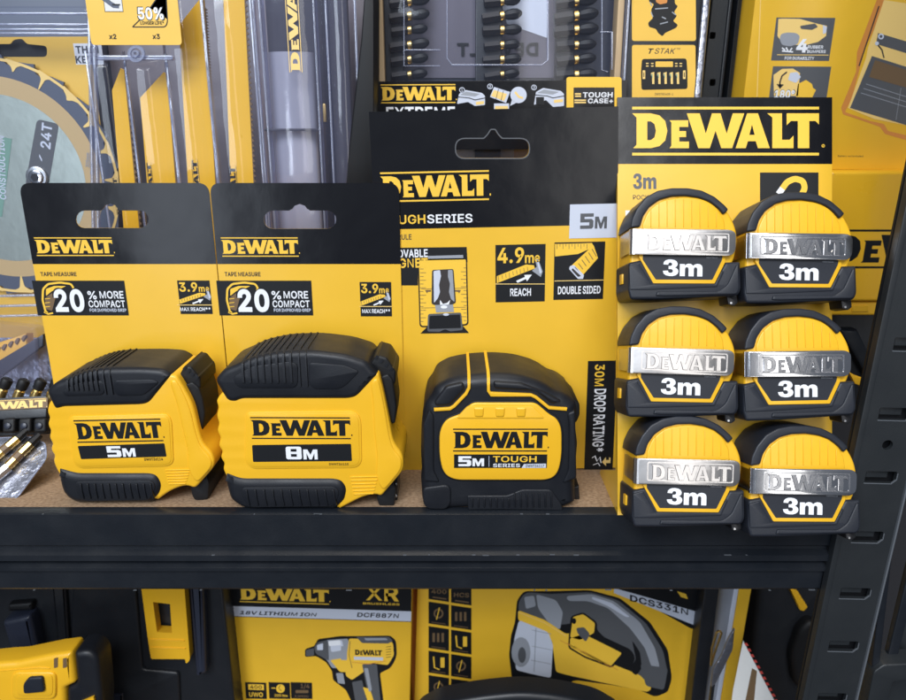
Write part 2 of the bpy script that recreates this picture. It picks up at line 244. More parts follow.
'8':(453,"226,-7 178,-2 136,11 101,33 74,62 57,96 52,135 55,166 65,195 81,220 101,241 125,256 153,265 153,267 119,282 93,308 76,342 70,380 75,417 90,450 114,477 146,498 184,511 226,516 269,511 306,498 337,477 361,450 377,417 382,380 376,342 359,308 333,282 300,267 300,265 327,256 351,241 372,220 387,195 397,166 401,135 395,96 378,62 352,33 317,11 275,-2|226,49 258,52 285,60 307,74 323,91 333,113 337,139 333,165 322,189 305,208 283,223 256,232 226,235 196,232 169,223 147,208 130,189 119,165 115,139 119,113 129,91 145,74 167,60 195,52|226,290 252,292 274,300 293,313 307,330 316,351 319,376 316,399 308,420 294,437 275,449 252,457 226,460 200,457 177,449 159,437 145,420 136,399 133,376 136,351 145,330 159,313 178,300 201,292"),
'9':(453,"226,516 271,510 310,494 343,468 368,434 384,393 389,347 385,309 373,270 350,224 315,168 200,0 130,0 301,248 307,248 287,221 257,202 238,196 218,195 175,199 137,214 106,237 83,269 68,307 64,352 69,397 85,436 110,469 143,494 182,510|226,460 199,457 174,446 154,429 138,407 129,381 125,352 129,322 138,295 154,274 174,257 199,247 226,243 254,247 279,257 299,273 314,295 324,321 327,350 324,381 314,407 299,429 279,446 254,457"),
'%':(676,"175,283 146,286 121,297 101,314 86,335 78,360 75,388 75,412 78,440 87,464 101,486 121,503 146,513 175,517 206,513 230,503 250,486 264,464 273,440 276,412 276,388 273,360 264,335 250,314 230,297 205,286|175,327 198,332 212,346 221,365 223,388 223,412 221,435 213,454 198,468 175,473 153,468 138,454 130,435 127,412 127,388 130,365 138,346 153,332|501,-10 471,-6 446,5 426,21 412,43 403,68 400,95 400,120 403,147 412,172 427,194 447,210 471,221 501,225 531,221 556,210 576,194 590,172 598,147 601,120 601,95 598,68 589,43 575,21 555,5 531,-6|501,35 523,39 538,53 546,73 549,95 549,120 546,142 538,162 524,176 501,180 479,176 464,162 456,142 453,120 453,95 455,73 464,53 479,39|132,0 482,509 540,509 191,0"),
'*':(453,"201,223 206,331 114,272 89,315 186,365 89,415 114,459 206,400 201,509 250,509 246,400 337,459 362,415 266,365 362,315 337,272 246,331 250,223"),
'+':(453,"198,34 198,364 255,364 255,34|61,172 61,226 391,226 391,172"),
'/':(249,"235,533 71,-76 14,-76 178,533"),
'.':(188,"95,-4 78,-1 63,9 53,24 50,41 53,59 63,73 78,83 95,87 113,83 128,73 138,59 141,41 138,24 128,9 113,-1"),
'-':(453,"337,244 337,188 114,188 114,244"),
'°':(316,"158,283 128,287 101,298 77,316 59,340 47,367 43,397 47,428 59,455 77,479 101,497 128,509 158,513 188,509 216,497 239,479 257,455 269,428 273,397 269,367 257,340 239,316 216,298 188,287|158,334 190,343 213,366 220,381 222,397 220,414 213,430 190,453 175,459 158,462 141,459 126,453 103,430 97,414 95,397 103,366 126,343 141,336"),
}

_tc = {}
def _inside(p, l):
    c=False
    for i in range(len(l)):
        a=l[i-1]; b=l[i]
        if (a[1]>p[1])!=(b[1]>p[1]) and p[0]<(b[0]-a[0])*(p[1]-a[1])/(b[1]-a[1])+a[0]: c=not c
    return c
def textgeo(s, bold=0, shear=0, space=1):
    """outlines of a plain sans alphabet, thickened, as a unit-square mesh"""
    k = (s,bold,shear,space)
    if k in _tc: return _tc[k]
    d = 35 if bold>=.05 and s in ('20','50%','180°','4') else min(25, 5+bold*520); x=0; vs=[]; fs=[]
    for ch in s:
        if ch==' ': x+=150; continue
        ad,dat=FONT[ch]
        L=[_clean([tuple(float(v) for v in q.split(',')) for q in l.split(' ')]) for l in dat.split('|')]
        outs=[l for l in L if area(l)<0]; hol=[l for l in L if area(l)>0]
        if not outs: outs,hol=hol,[]
        for oi,o_ in enumerate(outs):
            hs=[h for h in hol if _inside(h[0],o_)]
            b=len(vs)
            def trial(dd):
                loops=[inset(o_,-dd)]+[inset(h,dd) for h in hs]; fl=[p for l in loops for p in l]
                tris=tessellate_polygon([[Vector((p[0],p[1],0)) for p in l] for l in loops])
                want=abs(area(loops[0]))-sum(abs(area(h)) for h in loops[1:])
                got=sum(abs(area([fl[i] for i in t])) for t in tris)
                return loops,tris,abs(got-want)/want
            e0=trial(0)[2]
            for dd in (d,d*.85,d*.7,d*.5,d*.3,0):       # thicken as far as the outline stays simple
                loops,tris,er=trial(dd)
                if er<e0+.035: break
            vs+=[(p[0]+x+p[1]*shear,p[1],oi) for l in loops for p in l]; fs+=[tuple(b+i for i in t) for t in tris]
        x+=ad+d*1.1
    x0=min(v[0] for v in vs); x1=max(v[0] for v in vs); y0=min(v[1] for v in vs); y1=max(v[1] for v in vs)
    vs=[((a-x0)/(x1-x0),(b-y0)/(y1-y0),c*8e-6) for a,b,c in vs]
    _tc[k]=(vs,fs); return _tc[k]
G_D = [[(0,1),(.52,1),(.76,.94),(.92,.78),(.98,.5),(.92,.22),(.76,.06),(.52,0),(.03,0),(.12,.1),(.12,.88)],[(.42,.77),(.52,.77),(.62,.69),(.66,.5),(.62,.31),(.52,.23),(.42,.23)]]
G_E = [[(1.04,.8),(1.56,.8),(1.56,.61),(1.31,.61),(1.31,.49),(1.50,.49),(1.50,.32),(1.31,.32),(1.31,.19),(1.58,.19),(1.58,0),(1.04,0),(1.09,.07),(1.09,.73)]]
G_W = [[(1.52,1),(1.88,1),(2.05,.42),(2.22,1),(2.46,1),(2.63,.42),(2.80,1),(3.12,1),(2.78,0),(2.48,0),(2.32,.50),(2.16,0),(1.84,0)]]
G_A = [[(2.88,0),(3.20,1),(3.50,1),(3.83,0),(3.50,0),(3.44,.2),(3.22,.2),(3.16,0)],[(3.26,.38),(3.41,.38),(3.335,.68)]]
G_L = [[(3.76,1),(4.17,1),(4.17,.24),(4.38,.24),(4.49,.36),(4.49,0),(3.90,0),(3.90,.88)]]
G_T = [[(4.30,1),(5.2,1),(5.2,.68),(5.1,.78),(4.93,.78),(4.93,0),(4.61,0),(4.61,.78),(4.42,.78),(4.30,.66)]]
LOGO = [G_D,G_E,G_W,G_A,G_L,G_T]
G5 = [[(0,1),(1.1,1),(1.1,.78),(.35,.78),(.35,.64),(.95,.64),(1.1,.52),(1.1,.12),(.97,0),(0,0),(0,.22),(.75,.22),(.75,.42),(0,.42)]]
G8 = [rrc(0,0,1.1,1,.16,3), rc(.34,.2,.76,.42), rc(.34,.6,.76,.82)]
G3H=[[(.03,.70),(.06,.84),(.16,.94),(.32,1),(.5,1.01),(.7,.98),(.85,.9),(.92,.76),(.9,.64),(.83,.56),(.74,.52),(.86,.47),(.95,.38),(.97,.26),(.92,.13),(.8,.04),(.62,-.01),(.42,-.01),(.2,.03),(.06,.13),(0,.3),(.32,.32),(.34,.24),(.4,.19),(.49,.18),(.58,.2),(.63,.27),(.62,.36),(.55,.41),(.42,.42),(.36,.42),(.36,.6),(.43,.6),(.53,.62),(.58,.69),(.56,.78),(.48,.82),(.4,.81),(.35,.76),(.33,.68)]]
GMH=[[(1.06+a,b*.76) for a,b in [(0,0),(0,.97),(.31,.97),(.31,.85),(.4,.95),(.53,1.01),(.69,.99),(.83,.85),(.94,.96),(1.09,1.01),(1.25,.98),(1.37,.87),(1.41,.7),(1.41,0),(1.09,0),(1.09,.58),(1.06,.69),(.98,.73),(.9,.7),(.87,.58),(.87,0),(.55,0),(.55,.58),(.52,.69),(.45,.73),(.36,.7),(.32,.58),(.32,0)]]]
def GM(x): return [[(x+a,b) for a,b in [(0,0),(0,.78),(.3,.78),(.5,.35),(.7,.78),(1,.78),(1,0),(.78,0),(.78,.5),(.58,0),(.42,0),(.22,.5),(.22,0)]]]
# ------------------------------------------------------------------ mesh builder
class MB:
    def __init__(s, fr=None): s.v=[]; s.f=[]; s.m=[]; s.mats=[]; s.fr=fr; s.sm=[]
    def mi(s, name):
        if name not in s.mats: s.mats.append(name)
        return s.mats.index(name)
    def add(s, vs, fs, mt):
        b = len(s.v); s.v += [tuple(x) for x in vs]; k = s.mi(mt)
        for f in fs: s.f.append([b+i for i in f]); s.m.append(k)
    def flat(s, loops, h, mt, px=False):
        if not isinstance(loops[0], list): loops = [loops]
        if px: loops = [s.fr.P(l, h) for l in loops]
        L3 = [[Vector((p[0],p[1],0)) for p in l] for l in loops]
        tris = tessellate_polygon(L3); vs = [(p[0],p[1],h) for l in loops for p in l]
        s.add(vs, tris, mt)
    def loft(s, secs, mt, cap0=True, cap1=True):
        n = len(secs[0][0]); vs = []; fs = []
        for pts,h in secs: vs += [(p[0],p[1],h) for p in pts]
        for k in range(len(secs)-1):
            for i in range(n):
                j=(i+1)%n; fs.append((k*n+i,k*n+j,(k+1)*n+j,(k+1)*n+i))
        s.add(vs, fs, mt)
        for c,(pts,h) in ((cap0,secs[0]),(cap1,secs[-1])):
            if c: s.flat(list(pts), h, mt)
    def prism(s, pts, h0, h1, mt, bev=0, seg=3, px=False, hp=None, back=0):
        if px: pts = s.fr.P(pts, h1 if hp is None else hp)
        secs = [(inset(pts,back),h0)]
        if back: secs.append((pts,h0+back))
        if bev:
            for k in range(seg+1):
                a = math.pi/2*k/seg; secs.append((inset(pts,bev*(1-math.cos(a))), h1-bev+bev*math.sin(a)))
        else: secs.append((pts,h1))
        s.loft(secs, mt)
    def slab(s, loops, h0, h1, mt, px=False):     # a sheet with holes and real thickness
        if px: loops = [s.fr.P(l, h1) for l in loops]
        s.flat(loops, h1, mt); s.flat(loops, h0, mt)
        for l in loops:
            n=len(l); s.add([(p[0],p[1],h0) for p in l]+[(p[0],p[1],h1) for p in l], [(i,(i+1)%n,n+(i+1)%n,n+i) for i in range(n)], mt)
    def bevslab(s, loops, h0, h1, mt, b):
        top=[inset(loops[0],b)]+[inset(l,-b) for l in loops[1:]]
        s.flat(top,h1,mt)
        for l,t in zip(loops,top):
            n=len(l); s.add([(p[0],p[1],h0) for p in l]+[(p[0],p[1],h1) for p in t], [(i,(i+1)%n,n+(i+1)%n,n+i) for i in range(n)], mt)
    def line(s, pts, w, h, mt, px=False, h0=None, bev=0):  # w in metres
        if px: pts = s.fr.P(pts, h)
        q = strippoly(pts, w)
        if h0 is None: s.flat(q, h, mt)
        else: s.prism(q, h0, h, mt, bev)
    def box3(s, a, b, mt, bev=0):
        x0,y0,z0=a; x1,y1,z1=b
        s.prism(rc(x0,y0,x1,y1), z0, z1, mt, bev)
    def text(s, t, bx, h, mt, bold=.02, shear=0, rot=0, px=True, h0=None, space=1):
        if px: bx = s.fr.box(*bx, h)
        u0,v0,u1,v1 = bx; vs,fs = textgeo(t,bold,shear,space)
        if rot == 90: mp = lambda x,y: (u1-y*(u1-u0), v0+x*(v1-v0))        # reads upwards
        elif rot == -90: mp = lambda x,y: (u0+y*(u1-u0), v1-x*(v1-v0))     # reads downwards
        elif rot == 180: mp = lambda x,y: (u1-x*(u1-u0), v0+y*(v1-v0))     # seen from behind
        else: mp = lambda x,y: (u0+x*(u1-u0), v0+y*(v1-v0))
        s.add([(*mp(x,y),h+z) for x,y,z in vs], fs, mt)
    def logo(s, bx, h, mt, lines=True, dot=True, linemat=None, px=True, h0=None, rot=0, outline=None, bev=0):
        if px: bx = s.fr.box(*bx, h)
        u0,v0,u1,v1 = bx
        lo,hi = (.15,.865) if lines else (0,1)
        def mp(x,y):
            if rot == 90: return (u1-y*(u1-u0), v0+x*(v1-v0))
            return (u0+x*(u1-u0), v0+y*(v1-v0))
        for g in LOGO:
            loops = [[mp(x/5.2, lo+y*(hi-lo)) for x,y in l] for l in g]
            if h0 is None: s.flat(loops, h, mt)
            else:
                if bev: s.bevslab(loops, h0, h, mt, bev)
                else: s.slab(loops, h0, h, mt)
        if lines:
            for a,b in ((0,.055),(.945,1)):
                q = [mp(0,a),mp(1,a),mp(1,b),mp(0,b)]
                if h0 is None: s.flat(q, h, linemat or mt)
                else: s.prism(q, h0, h, linemat or mt)
            if dot: s.flat([mp(*p) for p in rc(1.006,.15,1.018,.22)], h, mt)
    def glyphs(s, gl, bx, h, mt, W):
        u0,v0,u1,v1 = s.fr.box(*bx, h)
        for g in gl: s.flat([[(u0+x/W*(u1-u0), v0+y*(v1-v0)) for x,y in l] for l in g], h, mt)
    def build(s, name, parent=None, fr=None, smooth=32, label=None, world=False):
        me = bpy.data.meshes.new(name); me.from_pydata(s.v, [], s.f)
        for n in s.mats: me.materials.append(MT[n])
        me.polygons.foreach_set('material_index', s.m); me.update()
        bm = bmesh.new(); bm.from_mesh(me); bmesh.ops.remove_doubles(bm, verts=bm.verts, dist=2e-6)
        bmesh.ops.dissolve_degenerate(bm, edges=bm.edges, dist=1e-6)
        bmesh.ops.recalc_face_normals(bm, faces=bm.faces)
        for f in bm.faces: f.smooth = True
        bm.to_mesh(me); bm.free()
        me.set_sharp_from_angle(angle=R(smooth))
        o = bpy.data.objects.new(name, me); COL.objects.link(o)
        if parent: o.parent = parent
        elif fr: o.matrix_world = fr.M
        if label: o['label'] = label
        return o
def tag(o, label, cat, group=None, kind=None):
    o['label'] = label; o['category'] = cat
    if group: o['group'] = group
    if kind: o['kind'] = kind
    return o
def thing(name, fr, label, cat, group=None):
    o = bpy.data.objects.new(name, None); COL.objects.link(o); o.empty_display_size = .01
    o.matrix_world = fr.M; return tag(o, label, cat, group)
E = .00007   # one printed layer above the next
def base_at(px, Y, Z=0, **k): return Fr((ptY(px, 400, Y).x, Y, Z), **k)

# ================================================================== SETTING / SHELVING
WF = Fr((0,0,0))       # world-aligned: x = X, y = Z, z = -Y
def world_box(mb, x0,x1,Y0,Y1,z0,z1, mt, bev=0): mb.prism(rc(x0,z0,x1,z1), -Y1, -Y0, mt, bev)
mb = MB(WF); world_box(mb, -3,3,.62,.66,-.9,1.6,'wall_dark'); o = mb.build('wall', fr=WF); o['kind']='structure'
mb = MB(WF); world_box(mb, -3,3,-3,.62,-.94,-.9,'wall_dark'); o = mb.build('floor', fr=WF); o['kind']='structure'
unit = thing('shelving_unit', Fr((0,.2,-.9)), 'dark steel shelving rack with brown chipboard shelf and slotted right upright', 'shelving rack')
def part_w(mb, name, label=None):
    o = mb.build(name, label=label); o.matrix_world = WF.M; o.parent = unit; o.matrix_parent_inverse = unit.matrix_world.inverted(); return o
XL = -.62; XR = ptY(836,550,-.002).x
mb = MB(WF); world_box(mb, XL, XR+.001, .0015,.45,-.012,0,'board'); part_w(mb,'shelf_board')
mb = MB(WF); world_box(mb, XL, XR+.16, -.02,.45,-.515,-.50,'board'); part_w(mb,'lower_board')
def zat(py, Y=-.001): return ptY(453,py,Y).z
prof = [(513.5,0),(514.5,-.0012),(545,-.0012),(547.5,.0004),(550,.0004),(553,-.0034),(558.5,-.0034),(560.5,.0008),(563,.0008),(566,-.0030),(569,-.0030),(571,-.0008),(588,-.0008),(590.5,.0004),(591.5,.003)]
vs=[];fs=[]
for x in (XL, XR):
    for py,dy in prof: vs.append((x, zat(py), -dy))
    vs.append((x, zat(591.5), -.006)); vs.append((x, zat(513.5), -.006))
n=len(prof)+2
mb = MB(WF)
random.seed(5)
for k in range(46):
    x=random.uniform(XL+.1,XR-.01); w_=random.uniform(.0006,.004); z=zat(random.choice((514.2,514.4,552.6,590.2)))+random.uniform(-.0002,.0002)
    yy=.0013 if z>-.01 else (.0036 if z>-.03 else .0012)
    mb.box3((x,z-.00012,yy-.0008),(x+w_,z+.00012,yy+.00004),'powder_edge')
for i in range(n): fs.append((i,(i+1)%n,n+(i+1)%n,n+i))
mb.add(vs,fs,'powder_steel'); part_w(mb,'front_beam')
random.seed(21)
mb = MB(WF); world_box(mb, XL, XR, .44,.446,-.05,-.001,'powder_steel'); part_w(mb,'rear_beam')
# front right upright with slots
pf = Fr((ptY(831,591,-.006).x, -.006, zat(591,-.006)), roll=-1.6)
mb = MB(pf)
uR = pf.uv(876,600)[0]
slots = [(880,338,906,349),(880,407,913,420),(867,470.5,902,483),(853.5,530,886,543),(843,587,872,598.7),(831.5,640,861,651.6),(819,692,849,703)]
holes=[]; sb=[]
vprev=None
for q in slots:
    v = (pf.uv(q[0],q[1])[1]+pf.uv(q[0],q[3])[1])/2
    sb.append((.0052, v-.0033, .0212, v+.0033))
for k in range(1,5): sb.append((.0052, sb[0][1]+.0335*k, .0212, sb[0][3]+.0335*k))
for k in range(1,5): sb.append((.0052, sb[6][1]-.0335*k, .0212, sb[6][3]-.0335*k))
holes = [rrc(*b, .0008,2) for b in sb]
hv = pf.uv(888.6,445)[1]
holes.append(circ(.013,hv,.0027,16))
mb.slab([rc(0,-.50,.0265,.5)]+holes, -.0022, 0, 'powder_grey')
mb.prism(rc(-.0034,-.50,-.0002,.5), -.004, .0006, 'powder_grey', .0004)
mb.prism(rc(.0267,-.50,.0278,.5), -.004, .0013, 'powder_edge', .0004)
mb.prism(rc(-.0034,-.50,.0278,.5), -.0066, -.0052, 'rubber_dark')
for b in sb:   # bent tab of each slot, and its rim highlight painted as a paler strip
    mb.prism(rc(b[0]+.002,b[1]+.0016,b[2]-.0028,b[3]-.0004), -.0045,-.0028,'powder_grey',.0004)
    mb.line([(b[0]-.0002,b[1]-.0003),(b[2]-.002,b[1]-.0003),(b[2]+.0003,b[1]+.002),(b[2]+.0003,b[3]-.001)], .00045, .0003,'powder_edge',h0=-.0005)
o = mb.build('upright_post'); o.matrix_world = pf.M; o.parent = unit; o.matrix_parent_inverse = unit.matrix_world.inverted()
# neighbouring rack's upright on the far right
pf2 = Fr((ptY(893,529,.004).x+.002, .004, -.5), roll=-1.4)
mb = MB(pf2); mb.prism(rc(0,-.4,.006,1.0),-.003,.0,'powder_steel',.0008); mb.prism(rc(.006,-.4,.05,1.0),-.012,-.009,'powder_grey',.0008)
o = mb.build('slotted_upright', fr=pf2); tag(o,'dark upright of the neighbouring rack at the far right edge beside the slotted post','upright')
bf = Fr((ptY(900,668,-.004).x, -.004, ptY(900,668,-.004).z))
mb = MB(bf); mb.prism(bf.P(rnd([(866,712),(874,672),(884,665),(925,663),(925,678),(893,682),(886,712)],3)),-.012,0,'powder_grey',.0008)
mb.prism(bf.P(rnd([(884,560),(892,560),(880,664),(872,668)],2),-.003),-.012,-.003,'powder_steel',.0008)
o = mb.build('corner_bracket', fr=bf); tag(o,'dark bent steel bracket at the lower right corner beyond the slotted post','bracket')
# rear upright
rf = Fr((ptY(714,50,.42).x, .42, -.5))
rp = Fr((ptY(716,50,.16).x, .16, 0), roll=-.5)
mb = MB(rp)
u0 = rp.uv(706,50)[0]; u1 = rp.uv(723,50)[0]; u2=rp.uv(748,50)[0]
hl = [rrc(rp.uv(710,y)[0],rp.uv(710,y+7)[1],rp.uv(716,y)[0],rp.uv(710,y)[1],.001,2) for y in (32,79,-14,126)]
mb.slab([rc(u0,-.1,u1,.4)]+hl,-.002,0,'powder_grey'); mb.prism(rc(u0,-.1,u2,.4),-.02,-.012,'slot_dark')
mb.prism(rc(u1,-.1,u1+.002,.4),-.01,.002,'powder_steel',.0005)
mb.prism(rc(u1+.006,-.1,u1+.0065,.4),-.01,.0,'powder_steel')
o = mb.build('rear_upright'); o.matrix_world = rp.M; o.parent = unit; o.matrix_parent_inverse = unit.matrix_world.inverted()

# ================================================================== CARDS 1 and 2
def hang_hole(x0,y0,x1,y1,xb0,xb1,yb):
    cy=(y0+y1)/2; r=(y1-y0)/2
    pts=[]
    for k in range(9): a=math.pi/2+math.pi*k/8; pts.append((x0+r+r*math.cos(a), cy-r*math.sin(a)))   # left end, y down
    for k in range(9): a=-math.pi/2+math.pi*k/8; pts.append((x1-r+r*math.cos(a), cy-r*math.sin(a)))
    # pts run: left top -> left bottom -> right bottom -> right top
    m=(xb0+xb1)/2; rb=(xb1-xb0)/2
    pts += [(xb1+2,y0),(xb1,y0-1.5)] + [(m+rb*math.cos(a), yb+rb-rb*math.sin(a)) for a in (R(20),R(50),R(90),R(130),R(160))] + [(xb0,y0-1.5),(xb0-2,y0)]
    return pts
def badge_more(mb, dx):
    q = [(x+dx,y) for x,y in [(32,280.6),(125.5,280.6),(130,315.4),(36.5,315.4)]]
    u0,v0,u1,v1 = mb.fr.box(32+dx,280.6,129+dx,315.4)
    mb.flat(rc(u0,v0,u1,v1), 2*E, 'black_ink')
    # little tape outline
    t = rnd([(46,313),(42.5,300),(43,289),(48,284),(60,282.5),(71,284),(74,289)],2)
    mb.line([(x+dx,y) for x,y in t], .0011, 3*E, 'yellow_ink', px=True)
    mb.flat([(x+dx,y) for x,y in rnd([(45.5,309),(45,298),(52,293),(56,296),(52,311)],1)], 3*E,'brown_ink',px=True)
    mb.flat([(x+dx,y) for x,y in rnd([(46,296),(46,289),(54,286),(66,286),(60,289),(52,291)],1)], 3*E,'yellow_ink',px=True)
    mb.line([(x+dx,y) for x,y in [(44,312),(48,314),(53,313)]], .0009, 3*E, 'yellow_ink', px=True)
    for k,y in enumerate((299,303,307)): mb.line([(45+dx,y),(50+dx,y-.6)], .0004, 4*E,'yellow_ink',px=True)
    mb.text('20',(51+dx,287.6,87+dx,313.4),4*E,'black_ink',.075)
    mb.text('20',(52.4+dx,289,85.8+dx,312.2),5*E,'white_ink',.05)
    mb.text('%',(87+dx,291,97+dx,299.4),4*E,'white_ink',.02)
    mb.text('MORE',(99+dx,291,124+dx,298.6),4*E,'white_ink',.025)
    mb.text('COMPACT',(88+dx,300.4,125.5+dx,307.4),4*E,'white_ink',.025)
    mb.text('FOR IMPROVED GRIP',(89.5+dx,308.6,126.5+dx,311.8),4*E,'silver_ink',.03)
def badge_reach(mb, x0,y0,x1,y1,num,word,split,mirror=False):
    bx = mb.fr.box(x0,y0,x1,y1,2*E); mb.flat(rc(*bx),2*E,'black_ink')
    W=x1-x0; H=y1-y0
    X=lambda t:x0+W*t; Yy=lambda t:y0+H*t
    sp=(split-y0)/H
    mb.line([(X(.0),Yy(sp)),(X(1),Yy(sp))],.0004,3*E,'yellow_pale',px=True)
    # yellow blade with ticks and a grey hook
    mb.flat([(X(.03),Yy(sp*.80)),(X(.62),Yy(sp*.50)),(X(.78),Yy(sp*.52)),(X(.80),Yy(sp*.60)),(X(.03),Yy(sp*.98))],3*E,'yellow_ink',px=True)
    for k in range(9):
        t=k/9; xa=.06+.66*t; ya=sp*(.80-.27*t)
        mb.line([(X(xa),Yy(ya)),(X(xa+.012),Yy(ya+sp*(.10 if k%3 else .16)))],.00025,4*E,'brown_ink',px=True)
    mb.flat([(X(.80),Yy(sp*.36)),(X(.86),Yy(sp*.34)),(X(.96),Yy(sp*.68)),(X(.92),Yy(sp*.82)),(X(.74),Yy(sp*.66)),(X(.84),Yy(sp*.56))],4*E,'grey_ink',px=True)
    mb.flat([(X(.84),Yy(sp*.40)),(X(.87),Yy(sp*.40)),(X(.94),Yy(sp*.70)),(X(.90),Yy(sp*.74))],5*E,'silver_ink',px=True)
    mb.flat([(X(.42),Yy(sp*.92)),(X(.60),Yy(sp*.82)),(X(.585),Yy(sp*.77)),(X(.74),Yy(sp*.76)),(X(.64),Yy(sp*.93)),(X(.62),Yy(sp*.87)),(X(.45),Yy(sp*.97))],4*E,'white_ink',px=True)
    mb.text(num,(X(.04),Yy(sp*.07),X(.58),Yy(sp*.46)),5*E,'yellow_ink',.035)
    mb.text('m',(X(.60),Yy(sp*.26),X(.78),Yy(sp*.46)),5*E,'yellow_ink',.03)
    mb.text('e',(X(.80),Yy(sp*.26),X(.90),Yy(sp*.44)),5*E,'yellow_ink',.02)
    lw=.30 if len(word)<7 else (.08 if len(word)>9 else .2)
    mb.text(word,(X(lw),Yy(sp+(1-sp)*.26),X(1-lw+.02),Yy(sp+(1-sp)*.68)),3*E,'white_ink',.03)
def tape_card(xl,xr,yt,hole,logo,tm,dxb,reach,label):
    fr = base_at((xl+xr)/2+12, .050); o = thing('display_card', fr, label, 'display card','hanging cards of the two left tapes')
    mb = MB(fr); ul,vt = fr.uv(xl,yt); ur = fr.uv(xr,yt)[0]
    out = rnd([(ul,.0,.001),(ul,vt,.006),(ur,vt,.006),(ur,0,.001)],.006,6)
    hh = fr.P(hang_hole(*hole))
    mb.slab([out,hh],-.0005,0,'yellow_print'); mb.build('backing_sheet',o)
    vh = fr.uv(xl+20,264)[1]
    mb = MB(fr)
    mb.slab([rnd([(ul-.00004,vh,.0),(ul-.00004,vt+.00004,.006),(ur+.00004,vt+.00004,.006),(ur+.00004,vh,.0)],0,6),fr.P(hang_hole(*hole))],E*.5,E*1.6,'black_print')
    # raised rim of the moulded header
    mb.build('header',o)
    mb = MB(fr); mb.logo(logo,3*E,'yellow_ink'); mb.build('logo',o)
    mb = MB(fr); mb.text('TAPE MEASURE',tm,2*E,'dark_ink',.03); mb.build('lettering',o)
    mb = MB(fr); badge_more(mb,dxb); mb.build('feature_badge',o)
    mb = MB(fr); badge_reach(mb,*reach,'3.9','MAX REACH**',reach[1]+24.5); mb.build('reach_badge',o)
    return o
tape_card(19,208.5,183,(76,210.6,148.7,228,103,118,203.5),(33.7,237.4,114,256),(40,272,76.7,276.2),0,(177,280.5,212.8,314),'yellow hanging card with black header behind the leftmost tape measure')
tape_card(209.6,399,183,(263.8,210.6,336.3,228.7,291.5,308,204),(220.6,237.4,298.8,256.7),(224.4,272,260.7,276.4),184.3,(359.5,282,392,316.4),'yellow hanging card with black header behind the 8M tape measure')

# ================================================================== PACKAGE 3
fr = base_at(500,.051,roll=1.2)
pk = thing('display_card', fr, 'tall yellow card with black header and white 5M square behind the rubber-clad tape','display card')
mb = MB(fr)
out = fr.P([(369,115),(618,107.5),(613.5,471),(395,476)]); 
u0,vt=fr.uv(369,112); u1=fr.uv(618,112)[0]; 
ub=fr.uv(617.5,450)[0]; out=[(u0,0),(ub,.0),(u1,vt),(u0,vt)]
h3=[(456,148)]
hole = rnd([(456,139),(485,139),(489,135),(493,128.5),(497,135),(501,139),(529,139),(529,158,9),(456,158,9)],1.2,5)
hole = rnd([(456,139,9),(484,139,1),(488,135,2),(491,130,1),(495,130,1),(498,135,2),(502,139,1),(529,139,9),(529,158,9),(456,158,9)],1.5,5)
HP = fr.P(hole)
mb.slab([out,HP],-.0022,0,'yellow_print'); mb.build('backing_sheet',pk)
vh = fr.uv(500,227)[1]
mb = MB(fr); mb.slab([[(u0-.00005,vh),(u1+(ub-u1)*(vt-vh)/vt+.00005,vh),(u1+.00005,vt+.00005),(u0-.00005,vt+.00005)],HP],E*.5,E*1.6,'black_print')
mb.flat([HP2 for HP2 in [inset(HP,-.0006),list(HP)]],E*2,'grey_dark_ink'); mb.build('header',pk)
mb = MB(fr); mb.logo((380,172.5,489,200),3*E,'yellow_ink'); mb.build('logo',pk)
mb = MB(fr)
mb.text('TOUGH',(380,215.5,425.5,223.7),3*E,'yellow_ink',.02); mb.text('SERIES',(427,214.6,472.5,222.6),3*E,'white_ink',.02)
mb.text('TAPE RULE',(382,234.8,411.6,239.6),2*E,'dark_ink',.02); mb.build('lettering',pk)
mb = MB(fr)
mb.flat([(381,248),(466.7,247),(467.5,262),(418,262),(418,285.5),(381,285.5)],E,'black_ink',px=True)
mb.flat([(428,256),(463,255),(464,262),(428,262)],2*E,'grey_ink',px=True)
mb.flat(rnd([(417.6,259),(467,258),(468.6,325.5,4),(419.6,327.5,4)],1),2*E,'black_ink',px=True)
mb.flat(rnd([(419,260.5),(465.8,259.5),(467.2,324,3),(420.8,326,3)],1),3*E,'yellow_ink',px=True)
mb.text('REMOVABLE',(381.5,250,427.8,257.2),4*E,'white_ink',.03)
mb.text('MAGNET',(382,258.8,428,267.6),4*E,'yellow_ink',.035)
for k in range(15):
    y=269+k*3.75; L=6 if k%2 else 3.5
    mb.line([(420,y),(420+L,y)],.0003,4*E,'brown_ink',px=True); mb.line([(467-L,y-1),(466.5,y-1)],.0003,4*E,'brown_ink',px=True)
for y in (289,308): mb.line([(421,y),(466,y-.8)],.0003,4*E,'brown_ink',px=True)
for x,sg in ((425,1),(461,-1)): mb.flat([(x,290),(x+sg*6,290),(x+sg*6,291.5),(x+sg*2.5,292),(x+sg*2,293.5)],5*E,'brown_ink',px=True)
mb.flat(rnd([(432,270),(453.5,269),(456,303),(451,305),(436,305.5),(431.5,304)],2),5*E,'dark_ink',px=True)
mb.flat(rnd([(433.5,271),(440,270),(441,276),(439,285),(440,292),(438,298),(434,303)],1),6*E,'silver_ink',px=True)
mb.flat(rnd([(448,270),(452.5,270),(454.5,302),(451,299),(449,292),(450,284),(448,277)],1),6*E,'grey_ink',px=True)
mb.flat([(440,300),(443,304),(447,303),(450,300),(449,304.5),(440,305)],6*E,'white_ink',px=True)
mb.flat([(435,305),(453,304.5),(454,312),(436,312.5)],6*E,'grey_ink',px=True)
mb.flat(circ(444,307,3.4,14,1.6),7*E,'white_ink',px=True)
mb.flat([(420.5,333.5),(428,326),(463,326),(469,333)],4*E,'black_ink',px=True)
